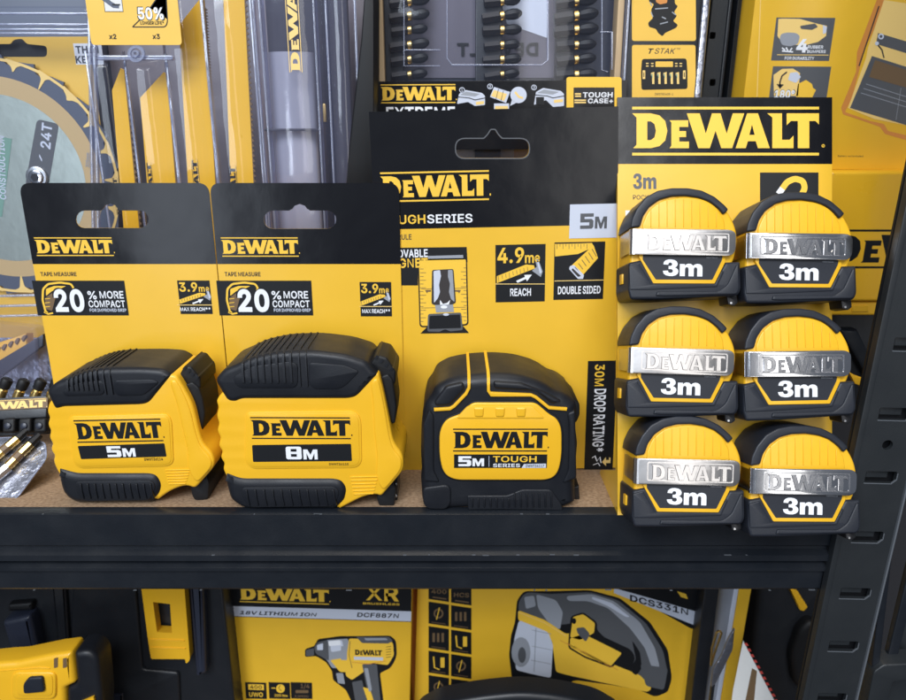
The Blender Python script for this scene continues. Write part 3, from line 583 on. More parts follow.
mb.flat(rnd([(428,314),(461,312.5),(463,330),(450,331.5),(445,329),(440,331.8),(427.3,331.5)],2),7*E,'grey_dark_ink',px=True)
mb.flat(rnd([(429.5,316),(460,314.5),(461,328),(429,329)],1),8*E,'black_ink',px=True)
mb.flat(circ(446,314.5,3,14,1.3),9*E,'silver_ink',px=True)
mb.build('magnet_picture',pk)
mb = MB(fr); badge_reach(mb,495.4,245,544.7,301.4,'4.9','REACH',284); mb.build('reach_badge',pk)
mb = MB(fr); mb.flat(rc(*fr.box(554.5,242.5,603,299,E)),E,'black_ink')
mb.line([(554.5,281),(603.5,280)],.0004,2*E,'yellow_pale',px=True)
mb.flat([(555,244),(580,243.5),(592,243),(594,247),(578,254),(555,256.5)],2*E,'yellow_ink',px=True)
for k in range(11): mb.line([(557+k*3,244),(557+k*3,246.5 if k%2 else 249)],.00025,3*E,'brown_ink',px=True)
mb.flat([(593.5,245),(598,258),(583,275),(570,267)],3*E,'yellow_ink',px=True)
for k in range(6): mb.line([(592-k*3.4,249+k*3.6),(596.5-k*3.4,256.5+k*3.2)],.0004,4*E,'brown_ink',px=True)
mb.flat(rnd([(570,266),(574,265),(584,275),(583,279),(578,279),(569,269)],1),4*E,'silver_ink',px=True)
mb.flat(rnd([(572.5,268),(581,276),(578,277),(571.5,270)],1),5*E,'dark_ink',px=True)
mb.text('DOUBLE SIDED',(558,286.5,600.4,293.6),2*E,'white_ink',.03); mb.build('sides_badge',pk)
mb = MB(fr); mb.flat(rc(*fr.box(570,204.5,617,237.5,3*E)),3*E,'silver_ink')
mb.glyphs([G5,GM(1.22)],(580.5,213.6,606.7,228.4),4*E,'grey_dark_ink',2.22); mb.build('size_square',pk,label='pale grey square printed 5M')
mb = MB(fr); mb.flat(rc(*fr.box(588,361,612.6,469,E)),E,'black_ink')
mb.text('30M',(595,364.5,604,386),2*E,'yellow_ink',.03,rot=-90); mb.text('DROP RATING*',(594.4,389,603.6,451.5),2*E,'white_ink',.025,rot=-90)
mb.line([(592,458),(595,456),(597,461),(600,457),(601,463)],.0005,2*E,'white_ink',px=True)
mb.line([(593,465),(598,463),(600,466)],.0005,2*E,'white_ink',px=True)
mb.flat([(602,462),(606,457),(606,460),(609,460),(609,457.5),(610.5,457.5),(610.5,463),(606,463),(606,466)],2*E,'yellow_pale',px=True)
mb.build('drop_rating_label',pk)

# ================================================================== MULTIPACK
zc = 17.0
mf = Fr((ptY(725,513.5,-.002).x, -.002, 0), lean=zc)
mp = thing('multipack_card', mf, 'leaning yellow card with large black header holding six small 3m tapes','display card')
mb = MB(mf); uL=mf.uv(617.5,300)[0]; uRr=mf.uv(832,300)[0]; vt=mf.uv(700,97.5)[1]; vh=mf.uv(700,164)[1]
mb.slab([rc(uL,0,uRr,vt)],-.0006,0,'yellow_print'); mb.build('backing_sheet',mp)
mb = MB(mf)
fl=[(0,-.0),(vt,-.0),(vt,-.002),(.023,-.0045),(.0165,-.044),(.0145,-.046),(.0135,-.044)]
mb.add([(uL,v,h-.0001) for v,h in fl]+[(uL+.0004,v,h-.0001) for v,h in fl],[tuple(range(7)),tuple(range(7,14))]+[(i,(i+1)%7,7+(i+1)%7,7+i) for i in range(7)],'yellow_print')
mb.build('side_flange',mp)
mb = MB(mf); mb.slab([rc(uL-.00004,vh,uRr+.00004,vt+.00004)],E*.5,E*1.6,'black_print'); mb.build('header',mp)
mb = MB(mf); mb.logo((632.2,106.8,819,155.5),3*E,'yellow_ink',dot=False); mb.flat([circ(*mf.uv(823,146),.0009,16),circ(*mf.uv(823,146),.00065,16)],3*E,'yellow_ink')
mb.text('R',(822,144.7,824,147.4),3*E,'yellow_ink',.0); mb.build('logo',mp)
mb = MB(mf); mb.glyphs([G3H,GMH],(633,173.5,656.4,189),E,'grey_dark_ink',2.47); mb.text('POCKET TAPE',(633,195,672,199.6),E,'dark_ink',.01); mb.build('lettering',mp)
mb = MB(mf); mb.flat(rc(*mf.box(760,172.5,818.5,214,E)),E,'black_ink')
mb.line(rnd([(780,192),(787,182),(795,178.5),(803,181),(805,188),(801,196),(797,199)],3,5)[3:-3],.0032,2*E,'yellow_ink',px=True)
mb.line([(778.5,194),(782.5,188.5)],.0032,3*E,'white_ink',px=True); mb.line([(793.5,204),(798,197.5)],.0032,3*E,'white_ink',px=True)
mb.line([(772,197),(776,196)],.0004,3*E,'white_ink',px=True); mb.line([(773,201),(776,198.5)],.0004,3*E,'white_ink',px=True)
mb.build('magnet_badge',mp)
mb = MB(mf); mb.flat(rc(*mf.box(625.5,210.5,640,220,E)),E,'white_ink'); mb.build('size_square',mp)

# ================================================================== TAPE MEASURES 1 and 2
def interp_top(poly, u):
    best=None
    for i in range(len(poly)):
        a=poly[i-1]; b=poly[i]
        if (a[0]-u)*(b[0]-u)<=0 and abs(a[0]-b[0])>1e-9:
            t=(u-a[0])/(b[0]-a[0]); v=a[1]+t*(b[1]-a[1])
            if best is None or v>best: best=v
    return best
def overrib(mb, u, w, v0, vt, T, mt, up=.0005, b=.004, ut=.0006):
    q=[(v0,.0),(v0+.0005,up),(vt-b,up),(vt-b*.29+ut*.7,-b*.29+up),(vt+ut,-b),(vt+ut,-T),(vt-.003,-T),(vt-.003,-b-.002),(vt-b-.002,-.003),(v0,-.003)]
    n=len(q)
    mb.add([(u-w/2,v,h) for v,h in q]+[(u+w/2,v,h) for v,h in q],[tuple(range(n)),tuple(range(2*n-1,n-1,-1))]+[(i,n+i,n+(i+1)%n,(i+1)%n) for i in range(n)],mt)
def jobsite_tape(fr, D, label):
    o = thing('tape_measure', fr, label, 'tape measure','three large tape measures standing on the shelf edge')
    T=D['T']; P=lambda pts,h=0: fr.P(pts,h)
    # body
    mb=MB(fr); B=P(rnd(D['body'],4,4)); mb.prism(B,-T+.001,0,'yellow_plastic',.0016,4,back=.001)
    mb.prism(P(rnd(D['swoop'],7,5)),-.004,.0006,'yellow_plastic',.0011,4)
    x0,y0,x1,y1=D['ribs']
    for k in range(6):
        y=y0+(y1-y0)*k/5; mb.line([(x0+k*.7,y+.4),(x1-k*.9,y-.2)],.00055,.0005,'yellow_plastic',px=True,h0=-.002,bev=.0002)
    mb.build('body',o)
    # framed name plate
    mb=MB(fr); q=P(rnd(D['plate'],6,5)); mb.prism(q,-.002,.0006,'yellow_plastic',.0004,2)
    q2=inset(q,.0011); mb.prism(q2,-.002,.0009,'yellow_plastic',.0003,2)
    mb.flat(P(rnd(D['bar'],1.2,3),.0009+E),.0009+E,'black_ink')
    pl=mb.build('name_plate',o)
    h=.0009+2*E
    mb=MB(fr); mb.logo(D['logo'],h,'black_ink'); mb.build('logo',pl)
    mb=MB(fr); mb.glyphs([D['num'],GM(1.22)],D['size'],h,'white_ink',2.22); mb.text(D['code'],D['codebox'],h,'black_ink',.03); mb.build('lettering',pl)
    # cap
    mb=MB(fr); Cp=P(rnd(D['cap'],3,4)); mb.prism(Cp,-T,.0012,'rubber',.0032,5,back=.0025)
    for key in ('panel1','panel2'):
        q=P(rnd(D[key],4,4),.0012); mb.prism(q,-.001,.0018,'rubber',.0006,2)
    for k in range(D['nrib']):
        x=D['ribx'][0]+(D['ribx'][1]-D['ribx'][0])*k/(D['nrib']-1)
        u,v0=fr.uv(x,D['riby'],.0015); vt=interp_top(Cp,u)
        overrib(mb,u,.0011,v0,vt,T-.004,'rubber',.0026)
    for x in D['seams']:
        u,v0=fr.uv(x,D['riby']+4,.0015); vt=interp_top(Cp,u); overrib(mb,u,.0007,v0,vt,T-.003,'rubber',.0021)
    mb.build('top_cap',o)
    # lower grip
    mb=MB(fr); G=P(rnd(D['grip'],6,4)); mb.prism(G,-T,.0018,'rubber',.0045,5,back=.002)
    q=P(rnd(D['gpanel'],5,4),.0018); mb.prism(q,-.001,.0023,'rubber',.0005,2)
    (gx0,gy0,gx1,gy1)=D['grib']
    for k in range(11):
        x=gx0+(gx1-gx0)*k/10; mb.line([(x,gy0+1),(x+1,(gy0+gy1)/2),(x+3.0,gy1)],.0010,.0031,'rubber',px=True,h0=.001,bev=.0004)
    mb.build('lower_grip',o)
    # lever
    mb=MB(fr); L=P(rnd(D['lever'],2.5,4),-.004); mb.prism(L,-.029,-.004,'rubber_dark',.001,3,back=.001)
    mb.prism(P(rnd(D['leverknob'],2,4),-.005),-.031,-.005,'rubber_dark',.0012,3,back=.001)
    (ax,ay),(bx,by)=D['leverline']
    a=Vector(fr.uv(ax,ay,-.005)); b=Vector(fr.uv(bx,by,-.005)); dn=(b-a).normalized(); nn=Vector((-dn.y,dn.x)) 
    if nn.y<0: nn=-nn
    for k in range(4):
        c=a+(b-a)*(k+.5)/4; q=[tuple(c-dn*.0007-nn*.001),tuple(c+dn*.0007-nn*.001),tuple(c+dn*.0005+nn*.0012),tuple(c-dn*.0005+nn*.0012)]
        mb.prism(q,-.030,-.0045,'rubber')
    mb.prism(P(circ(*D['slot'],2.0,12,3.6),-.0052),-.010,-.0049,'slot_dark'); mb.build('lock_lever',o)
    # hook and foot
    mb=MB(fr); mb.prism(P(rnd(D['foot'],2,3),-.004),-T,-.004,'rubber_dark',.001,2,back=.001); mb.build('foot',o)
    mb=MB(fr); mb.prism(P(D['hook'],-.010),-.030,-.010,'black_metal',.0003,1)
    for k in range(3):
        u,v=fr.uv(*D['rivets'][k],-.0098); mb.prism(circ(u,v,.0008,10),-.010,-.0093,'steel',.0002,1)
    mb.build('hook',o)
    return o
f1 = base_at(135,.010,roll=1.2)
D1=dict(T=.036,
 body=[(48,404),(52,399),(60,396),(120,392),(165,374,1),(176.5,376,4),(184.5,389,9),(193,405,9),(199,432,8),(203,444,6),(213,454,6),(215,466,6),(195,489,4),(186,485.5,6),(171,490.5,8),(158,500,1),(140,496),(80,490),(58,474),(52.5,462),(54,456,2),(50,450,3),(52,444,2),(48.5,438,3),(50,431,2),(47,425,3),(49,418,2),(46.5,412,3)],
 swoop=[(169,381),(176,379),(184,393),(191,410),(196,432),(201,447),(211,457),(213,466),(197,484),(188,470),(188,452),(183,430),(177,404)],
 swoop2=[(183,398),(192,412),(197,433),(202,449),(196,458),(189,446),(186,425)],
 ribs=(165,470,190,484),
 plate=[(69,416),(168,413.5),(172,420),(174,462),(168,466),(80,468),(73,462)],
 bar=[(77.7,446),(164.4,443.3),(166.6,456.6),(81,459.2)],
 logo=(73.2,420.2,163.5,441.2), size=(106,446.3,136,456.6), num=G5, code='DWHT36114', codebox=(144,458.0,163,460.4),
 cap=[(54,408.5,5),(46,391,5),(55,382.5,5),(66,379,5),(84,371,8),(102,368,9),(142,367.5,9),(162,369,5),(172.5,375.5,4),(150,403.5,5),(142,405.5,4),(64,407.5,3),(58,409.5,3)],
 panel1=[(64,389),(80,382),(101,380),(105,383),(105,392),(102,395),(66,396),(63,393)],
 panel2=[(114,380),(152,379),(160,382),(144,395),(118,396),(114,391)],
 nrib=7, ribx=(69,99), riby=391, seams=(106.5,113),
 grip=[(58,466,4),(77,471.5,6),(150,471.5,5),(158,474,5),(163.5,484,5),(161,494,4),(152,502.5,3),(112,502,6),(75,503.5,8),(63,494,6),(59,480,4)],
 gpanel=[(75,481),(152,480),(156,486),(150,500),(84,501),(77,494)], grib=(80,483,150,499),
 lever=[(184,385),(192,382),(199,388),(203,400),(205,414),(203,428),(199,437),(190,404)],
 leverknob=[(178,377),(184,366),(191,367),(200,378),(201,388),(192,394),(185,389)], leverline=((183,366),(199,379)), slot=(191,389),
 foot=[(190,487),(206,474),(209,484),(208,499),(197,503),(192,497)], hook=[(206,470),(208.5,464),(209.5,464),(209.5,500),(207,500)], rivets=[(208,472),(208,480),(208,490)])
jobsite_tape(f1,D1,'yellow and black 5M tape measure with ribbed cap, leftmost on the shelf')
f2 = base_at(300,.004,roll=-.2)
D2=dict(T=.036,
 body=[(217,399,3),(222,392),(300,388),(368,374,1),(378.5,373,3),(383,390,9),(388,414,9),(392.5,438,8),(396,446,6),(403,455,6),(404,470,7),(381,497,4),(376,494.5,6),(363,497,8),(340,509,1),(320,500),(240,500),(228,480),(222.5,470),(224,464,2),(220,458,3),(222,452,2),(218,446,3),(220,438,2),(216.5,431,3),(218.5,424,2),(216,416,3),(218,408,2),(216,402,3)],
 swoop=[(370,381),(378,377),(382,393),(386,414),(390,438),(394,450),(402,458),(402,469),(383,492),(376,478),(377,456),(374,430),(373,402)],
 swoop2=[(378,400),(385,418),(389,440),(394,455),(385,466),(378,450),(379,425)],
 ribs=(350,477,378,494),
 plate=[(246,411.5),(355,410.5),(361,418),(362,462),(356,467.5),(252,468.5),(245,461)],
 bar=[(252,445),(351,443.8),(352,461),(253,462)],
 logo=(250,417,350.8,439.2), size=(285.5,446.6,317.8,459.4), num=G8, code='DWHT36115', codebox=(329,463,348.6,465.2),
 cap=[(227,401.5,5),(214.5,380,5),(223,370,5),(235,365,5),(252,357,8),(278,351.5,10),(312,350.5,10),(345,354.5,8),(366,361,4),(378.5,374.5,3),(357,397.5,5),(348,399.5,4),(242,399.5,4),(236,402.5,3)],
 panel1=[(234,376),(252,366),(290,361),(298,364),(298,384),(294,388),(240,388),(234,383)],
 panel2=[(309,362),(345,365),(360,371),(345,386),(338,389),(314,389),(309,384)],
 nrib=8, ribx=(244,292), riby=383, seams=(300.5,307.5),
 grip=[(225,470.5,4),(241,476.8,6),(334,476.8,5),(343,479,5),(348.5,488,5),(346,500,4),(336,509.5,3),(290,508.5,6),(245,509.5,8),(230,500,6),(226,484,4)],
 gpanel=[(241,487),(335,486),(340,492),(334,506),(251,507),(243,500)], grib=(246,489,333,506),
 lever=[(380,377),(388,374),(393,380),(394.5,392),(396.5,408),(395,424),(391,424),(384,396)],
 leverknob=[(370,364),(376,355),(387,358),(396,372),(395,384),(389,388),(381,378)], leverline=((374,355),(394,371)), slot=(385.5,380),
 foot=[(376,497),(392,478),(396,490),(394,508),(384,512),(379,506)], hook=[(392,477),(396,466),(397.5,466),(397.5,508),(395,509)], rivets=[(396,474),(396,484),(396,496)])
jobsite_tape(f2,D2,'larger yellow and black 8M tape measure standing second from the left')

# ================================================================== TAPE MEASURE 3 (rubber clad)
f3 = base_at(499,.003)
t3 = thing('tape_measure', f3, 'chunky black rubber-clad 5M tape with two yellow stripes and oval yellow face','tape measure','three large tape measures standing on the shelf edge')
T3=.044
OUT=[(422,505,4),(420.5,480,3),(421.5,474,2),(420.5,455,4),(421,425,8),(425,405,5),(431,398,4),(435,388,6),(448,381,5),(466,377,12),(493,375,14),(520,377,12),(543,384,9),(556,393,5),(566,396,4),(577,404,4),(578,413,3),(576.5,428,3),(579,446,3),(577,470,3),(576,482,2),(576.5,505,4),(560,511.5,4),(500,509.5,8),(440,511.5,6)]
mb=MB(f3); O3=f3.P(rnd(OUT,4,5)); mb.prism(O3,-T3,.0,'rubber',.006,6,back=.004)
# corner blocks, side blocks and bottom grip
mb.prism(f3.P(rnd([(423,487),(447,484),(451,488),(451,503),(446,509),(428,508.5),(423,503)],4)),-.003,.0010,'rubber',.0010,3)
mb.prism(f3.P(rnd([(467,495,2),(507,495,3),(522,489,3),(551,489,3),(561,503,3),(563,510,2),(500,509,3),(468,509.5,2)],2)),-.003,.0008,'rubber',.0007,3)
for k in range(14):
    x=472+k*6.1; y0=497 if x<512 else 492
    mb.line([(x,y0+1.5),(x+.3,507.5)],.0008,.0016,'rubber',px=True,h0=0,bev=.0003)
mb.prism(f3.P(rnd([(423,424),(429,409),(434,415),(434,470),(440,482),(424,481)],3)),-.004,.0009,'rubber',.001,3)
mb.prism(f3.P(rnd([(567,413),(575,410),(576.5,478),(562,483),(568,470),(569,424)],3)),-.004,.0009,'rubber',.001,3)
# shoulder pads of the hood
mb.prism(f3.P(rnd([(434,402),(446,386),(463,382),(465,389),(450,405),(436,406)],3)),-.004,.0011,'rubber',.0014,3)
mb.prism(f3.P(rnd([(493,381),(522,383),(543,391),(562,401),(552,404),(536,391),(494,388.5)],3)),-.004,.0011,'rubber',.0014,3)
mb.build('rubber_housing',t3)
mb=MB(f3)
L1=[(469,384),(469,388),(466,394),(454,406.5),(450,409),(434,410)]
L2=[(488.5,384),(488.5,391),(491,394.5),(531,395.2),(536,397.5),(549,408),(567,409.5)]
for L,x in ((L1,469),(L2,488.5)):
    mb.line(f3.P(L,.0012),.0015,.0014,'yellow_plastic',h0=-.003,bev=.0003)
    u,v0=f3.uv(x,387,.0012); vt=interp_top(O3,u); overrib(mb,u,.0015,v0,vt,T3-.003,'yellow_plastic',.0010,.006)
mb.build('stripes',t3)
FACE=[(472,401.8,5),(535.5,401.8,5),(549,413.5,4),(557,418,6),(561.4,428,8),(561.4,455,8),(558,472,9),(549,479,9),(454,479,9),(443,472,9),(439.5,455,8),(439.5,430,8),(446,418.5,6),(461,413,4)]
mb=MB(f3); FP=f3.P(rnd(FACE,6,5)); mb.prism(inset(FP,-.0009),-.003,.0008,'rubber_dark',.0005,2); mb.prism(FP,-.002,.0016,'yellow_plastic',.0009,3)
for x in (479,500,521): mb.prism(f3.P(rnd([(x-5.5,407),(x+5.5,407),(x+4.5,417),(x-4.5,417)],2),.0018),-.001,.0026,'yellow_plastic',.0010,3)
mb.prism(f3.P(rnd([(468,406),(533,406),(545,418.5),(456,418.5)],3),.0018),-.001,.0021,'yellow_plastic',.0005,2)
fh=.0016+E
mb.flat(rc(*f3.box(454,454.4,546.8,468,fh)),fh,'black_ink'); 
fp=mb.build('face_plate',t3)
mb=MB(f3); mb.logo((453,428.6,547,451.6),fh,'black_ink'); mb.build('logo',fp)
mb=MB(f3); mb.glyphs([G5,GM(1.22)],(458.4,456.2,484,466.2),fh+E,'white_ink',2.22); mb.line([(489,456),(489,466.6)],.00025,fh+E,'silver_ink',px=True)
mb.text('TOUGH',(493,456,536.5,462.2),fh+E,'yellow_ink',.02); mb.text('SERIES',(493,463.6,520,467.2),fh+E,'white_ink',.02)
mb.flat([(524,464),(546,463.6),(546,467.8),(521.5,467.9)],fh+E,'silver_ink',px=True); mb.text('DWHT36117',(526,464.6,544,467.2),fh+2*E,'black_ink',.02)
mb.build('lettering',fp)
mb=MB(f3); mb.prism(f3.P(rnd([(560,397),(571,395),(580,404),(580,416),(576,424),(566,418)],3),-.008),-.034,-.008,'rubber_dark',.0012,3,back=.001); mb.build('lock_button',t3)
mb=MB(f3); mb.prism(f3.P([(574,488),(579,486),(580,505),(575,508)],-.012),-.032,-.012,'black_metal',.0004,1); mb.build('hook',t3)

# ================================================================== SIX 3m TAPES
HT=.027
def small_frame(px,py,roll):
    u,v = mf.uv(px,py,HT); g = Fr((0,0,0),lean=zc,roll=roll); g.O = mf.w(u,v,HT); g.M = Matrix.Translation(g.O)@g.R3.to_4x4(); return g
g0 = small_frame(683,268,-1.1)
s0 = thing('tape_measure', g0, 'small 3m tape with belt clip coloured for bright glare, top left of the six on the card','tape measure','six small 3m tapes on the leaning card')
P=g0.P
BODY=[(630,262,1),(631.5,226,6),(636,211,6),(647,197,8),(662,190,8),(681,188,10),(700,190.5,8),(716,198,8),(728,211,8),(736,226,8),(738,240,6),(735,258,4),(730,268,2),(728,290,2),(640,290,2)]
mb=MB(g0); mb.prism(P(rnd(BODY,5,5)),-HT+.002,0,'yellow_plastic',.0016,4,back=.001)
mb.prism(P(rnd([(642,225,1),(647,212,5),(660,200.5,7),(684,196.5,9),(704,199.5,8),(717,208,6),(724,221,3),(725,233,1),(642,233,1)],4)),-.001,.0008,'yellow_plastic',.0007,3)
for k in range(9):
    x=651+k*8.2; yt=[207,201,198.5,197.6,197.4,198,200,203.5,210][k]
    mb.line([(x,yt+2),(x,227)],.00035,.00125,'yellow_plastic',px=True,h0=.0004,bev=.00015)
mb.build('body',s0)
mb=MB(g0)
outer=[(630.5,228),(632,219),(637,208),(646,197),(658,190.5),(672,187.8),(688,187.8),(702,190.2),(715,196.5),(725,205),(729,209.5)]
inner=[(723.8,214.5),(719,208.5),(710,201.5),(699,197.5),(686,195.6),(672,196.2),(660,199.5),(650,206.5),(643.5,216),(640.5,226.5)]
band=rnd([(*p,2) for p in outer+inner],2,3)
mb.prism(P(band,.0016),-HT+.001,.0016,'rubber_slate',.0008,3,back=.001)
# left shoulder running down the back edge
mb.prism(P(rnd([(628.5,232),(632,214),(642,200),(646,203),(637,216),(634,232)],2),-.006),-HT+.001,-.006,'rubber',.001,3,back=.001)
mb.build('top_band',s0)
mb=MB(g0)
BASE=[(628,263,3),(640,260.5,1),(642.5,262,1),(654.5,281.8,1),(713.8,282,1),(724.5,262.5,2),(739.4,262,2),(740.5,290,4),(737,296,3),(660,299.3,3),(630,299.6,3),(627.5,290,2)]
mb.prism(P(rnd(BASE,2,4)),-HT+.001,.0014,'rubber_slate',.0014,4,back=.001)
mb.prism(P(rnd([(657,291.5,1),(718,291.5,3),(727,285,4),(736,265,1),(738.5,265,1),(739,289,3),(736.5,294.5,3),(662,296.5,3),(655.5,296,1)],1),.0014),0,.0022,'rubber_slate',.0007,3)
mb.prism(P(rnd([(629,266),(639,263),(652,284),(714.5,284.2),(722,270),(724,272),(717,287),(650,290),(630,290)],1),.0014),0,.0019,'rubber_slate',.0005,2)
mb.build('base_grip',s0)
# yellow rimmed dark panel
mb=MB(g0)
mb.prism(P(rnd([(639,257),(640.5,252),(726,253),(725.5,262),(714.8,283.6),(653.4,283.4)],1),.0018),0,.0018,'yellow_plastic',.0003,2)
mb.flat(P(rnd([(642.6,259.5,1),(643,253,0),(723,254,0),(721.8,260.5,1),(712.4,279.8,1),(655.8,279.6,1)],1),.0018+E),.0018+E,'rubber_slate')
rim=mb.build('size_panel',s0)
mb=MB(g0); hh=.0018+2*E
mb.glyphs([G3H,GMH],(663,259.4,702.3,276.5),hh,'white_ink',2.47)
mb.text('DWHT36113',(706.5,257,717.5,258.4),hh,'grey_ink',.0); mb.build('lettering',rim)
# belt clip: chrome plate wrapping round the left side
mb=MB(g0)
ch=.0042
clip=rnd([(634,228.6,1.5),(731,229.6,5),(736.3,233,4),(735.8,251,5),(731,256,5),(634,254.4,1.5)],3,5)
CPp=P(clip,ch); mb.prism(CPp,ch-.0008,ch,'chrome',.0003,2)
u0,v0=g0.uv(634,254.2,ch); _,v1=g0.uv(634,228.8,ch)
# bent left end: a curled sheet in the u/h plane
pth=[(u0+.0005,ch-.0004),(u0-.0006,ch-.0007),(u0-.0013,ch-.0016),(u0-.0015,ch-.003),(u0-.0015,-.010),(u0-.0012,-.018)]
for i in range(len(pth)-1):
    (a,ha),(b,hb)=pth[i],pth[i+1]; d=Vector((b-a,hb-ha)).normalized(); nx=Vector((-d.y,d.x))*.0004
    ins=0 if i<3 else .0008
    mb.add([(a+nx.x,v0+ins,ha+nx.y),(b+nx.x,v0+ins,hb+nx.y),(b+nx.x,v1-ins,hb+nx.y),(a+nx.x,v1-ins,ha+nx.y),
            (a-nx.x,v0+ins,ha-nx.y),(b-nx.x,v0+ins,hb-nx.y),(b-nx.x,v1-ins,hb-nx.y),(a-nx.x,v1-ins,ha-nx.y)],
           [(0,1,2,3),(4,5,6,7),(0,1,5,4),(3,2,6,7),(0,3,7,4),(1,2,6,5)],'chrome')
u0,v0,u1,v1=g0.box(643,232,729,252.5,ch)
mb.slab([rrc(u0,v0,u1,v1,.001,3),rrc(u0+.0005,v0+.0005,u1-.0005,v1-.0005,.0008,3)],ch,ch+.00018,'chrome')
cl=mb.build('belt_clip',s0,smooth=40)
mb=MB(g0); mb.logo((646.5,234.0,727,251.4),ch+.00042,'chrome',lines=False,h0=ch-.00005,bev=.00026); mb.build('embossed_logo',cl)
# side slot, hook
mb=MB(g0)
sx,_=g0.uv(627.6,270,.0); vA=g0.uv(627.6,284,-.008)[1]; vB=g0.uv(627.6,274,-.008)[1]
mb.prism(rc(sx-.0007,vA,sx+.001,vB),-.014,-.009,'yellow_plastic',.0003,2); mb.build('side_tab',s0)
mb=MB(g0)
mb.prism(P(rnd([(727,296),(737,295.5),(738,303),(734,306),(728.5,304.5)],1),-.004),-.016,-.004,'black_metal',.0004,2)
mb.prism(P(circ(731,303,1.1,10),-.0035),-.005,-.0033,'steel'); mb.build('hook',s0)
def tree_copy(src, M):
    r=src.copy(); COL.objects.link(r); r.matrix_world=M
    for c in list(src.children):
        d=c.copy(); COL.objects.link(d); d.parent=r
        for e in list(c.children):
            x=e.copy(); COL.objects.link(x); x.parent=d
    return r
small=[(798.5,272,-1.2,'small 3m tape with dark-lettered chrome clip, top right of the six on the card'),
 (681,386,-2.0,'small 3m tape with clip coloured for bright glare, middle of the left column of six'),
 (797.4,388.2,.2,'small 3m tape with shiny chrome clip, middle of the right column of six'),
 (687,495.5,-1.7,'small 3m tape with cream reflecting clip, lowest in the left column of six'),
 (802.4,505,-1.2,'small 3m tape with brassy clip, lowest of all and nearest the slotted post')]
random.seed(3)
def glare_clip(o):  # swaps in the clip metal that carries the bright reflection
    for c in o.children:
        for m in [c]+list(c.children):
            if m.type=='MESH' and m.name.startswith(('belt_clip','embossed')):
                for sl in m.material_slots: sl.link='OBJECT'; sl.material=MT['chrome_glare']
for (x,y,r,lb) in small:
    g=small_frame(x,y,r); d=tree_copy(s0,g.M); d['label']=lb
    if x<700: glare_clip(d)
glare_clip(s0)

# ================================================================== BACKGROUND, UPPER SHELF
# ---- circular saw blade in clear clamshell, far left
bfm = base_at(20,.125,roll=.5)
sb_=thing('circular_saw_blade', bfm, 'round pale metal circular saw blade with gold-painted teeth tips at far left','saw blade')
P=bfm.P; cu,cv=bfm.uv(4,180); rr_=bfm.uv(122,180)[0]-cu
mb=MB(bfm)
teeth=[]
nt_=24
for k in range(nt_):
    a=2*math.pi*k/nt_+.1
    for da,r in ((0,1.0),(.04,.985),(.09,.975),(.13,.955),(.155,.93),(.185,.935),(.205,.965),(.215,1.0)):
        teeth.append((cu+rr_*r*math.cos(a+da*1.2),cv+rr_*r*math.sin(a+da*1.2)))
mb.slab([teeth,circ(cu,cv,rr_*.10,20)],-.0018,0,'disc_slate')
mb.flat([circ(cu,cv,rr_*.83,72),circ(cu,cv,rr_*.69,72)],2*E,'disc_tan')
mb.flat([circ(cu,cv,rr_*.69,72)],3*E,'disc_metal')
mb.build('blade_disc',sb_)
mb=MB(bfm)
for k in range(nt_):   # gold paint runs
    a=2*math.pi*k/nt_+.16+.09; wv=random.uniform(.06,.12); L=random.uniform(.06,.15)
    q=[]
    for t,r in ((-1.2,.97),(-.8,.95),(-.3,.93),(-.05,.97-L),(.12,.965-L),(.25,.92),(.9,.955),(1.0,.98)):
        q.append((cu+rr_*r*math.cos(a+t*wv),cv+rr_*r*math.sin(a+t*wv)))
    mb.flat(rnd(q,.0012,3),4*E,'yellow_pale')
mb.flat([circ(cu,cv,rr_*.972,96),circ(cu,cv,rr_*.95,96)],4.5*E,'yellow_pale'); mb.build('tip_paint',sb_)
mb=MB(bfm)
q=rnd([(37,119,5),(59,124,5),(48,188,5),(25,186,5)],5,5); mb.flat(q,5*E,'grey_dark_ink',px=True)
c,s_=math.cos(R(79)),math.sin(R(79))
def slant(mb,t,cx,cy,w,h,ang,mt,hh,bold=.03):
    c0=bfm.uv(cx,cy); k=rr_/118; vs,fs=textgeo(t,bold); ca,sa=math.cos(R(ang)),math.sin(R(ang))
    mb.add([(c0[0]+((x-.5)*w*ca-(y-.5)*h*sa)*k, c0[1]+((x-.5)*w*sa+(y-.5)*h*ca)*k, hh+z) for x,y,z in vs],fs,mt)
slant(mb,'24T',46.5,136,24,10,76,'silver_ink',6*E,.03); slant(mb,'/',41,158,7,3,76,'silver_ink',6*E,.02)
mb.build('tooth_label',sb_)
mb=MB(bfm); q=[(0,205),(-8,203),(3,137),(11.5,139)]
mb.flat([(-9,215),(3,137),(12,139),(2,217)],5*E,'green_ink',px=True); slant(mb,'CONSTRUCTION',2.5,168,62,6.5,81,'silver_ink',6*E,.02); 
mb.build('printed_band',sb_)
mb=MB(bfm); slant(mb,'305mm',88,160,14,4,80,'grey_ink',6*E,.02); mb.build('size_stamp',sb_)
mb=MB(bfm); slant(mb,'EN 847',92,168,12,3,80,'grey_ink',6*E,.02); mb.build('norm_stamp',sb_)
mb=MB(bfm); cc=bfm.uv(38,177)
mb.prism(circ(*cc,.0068,28),0,.0022,'steel',.0008,3); mb.prism(circ(*cc,.0048,24),.002,.0036,'chrome',.0010,3); mb.prism(circ(*cc,.0026,6),.003,.0040,'slot_dark',.0002,1); mb.build('arbor_rivet',sb_)
bk=base_at(20,.129,roll=.3)
mb=MB(bk); u0=bk.uv(-60,100)[0]; u1=bk.uv(97,100)[0]; v1=bk.uv(20,37)[1]
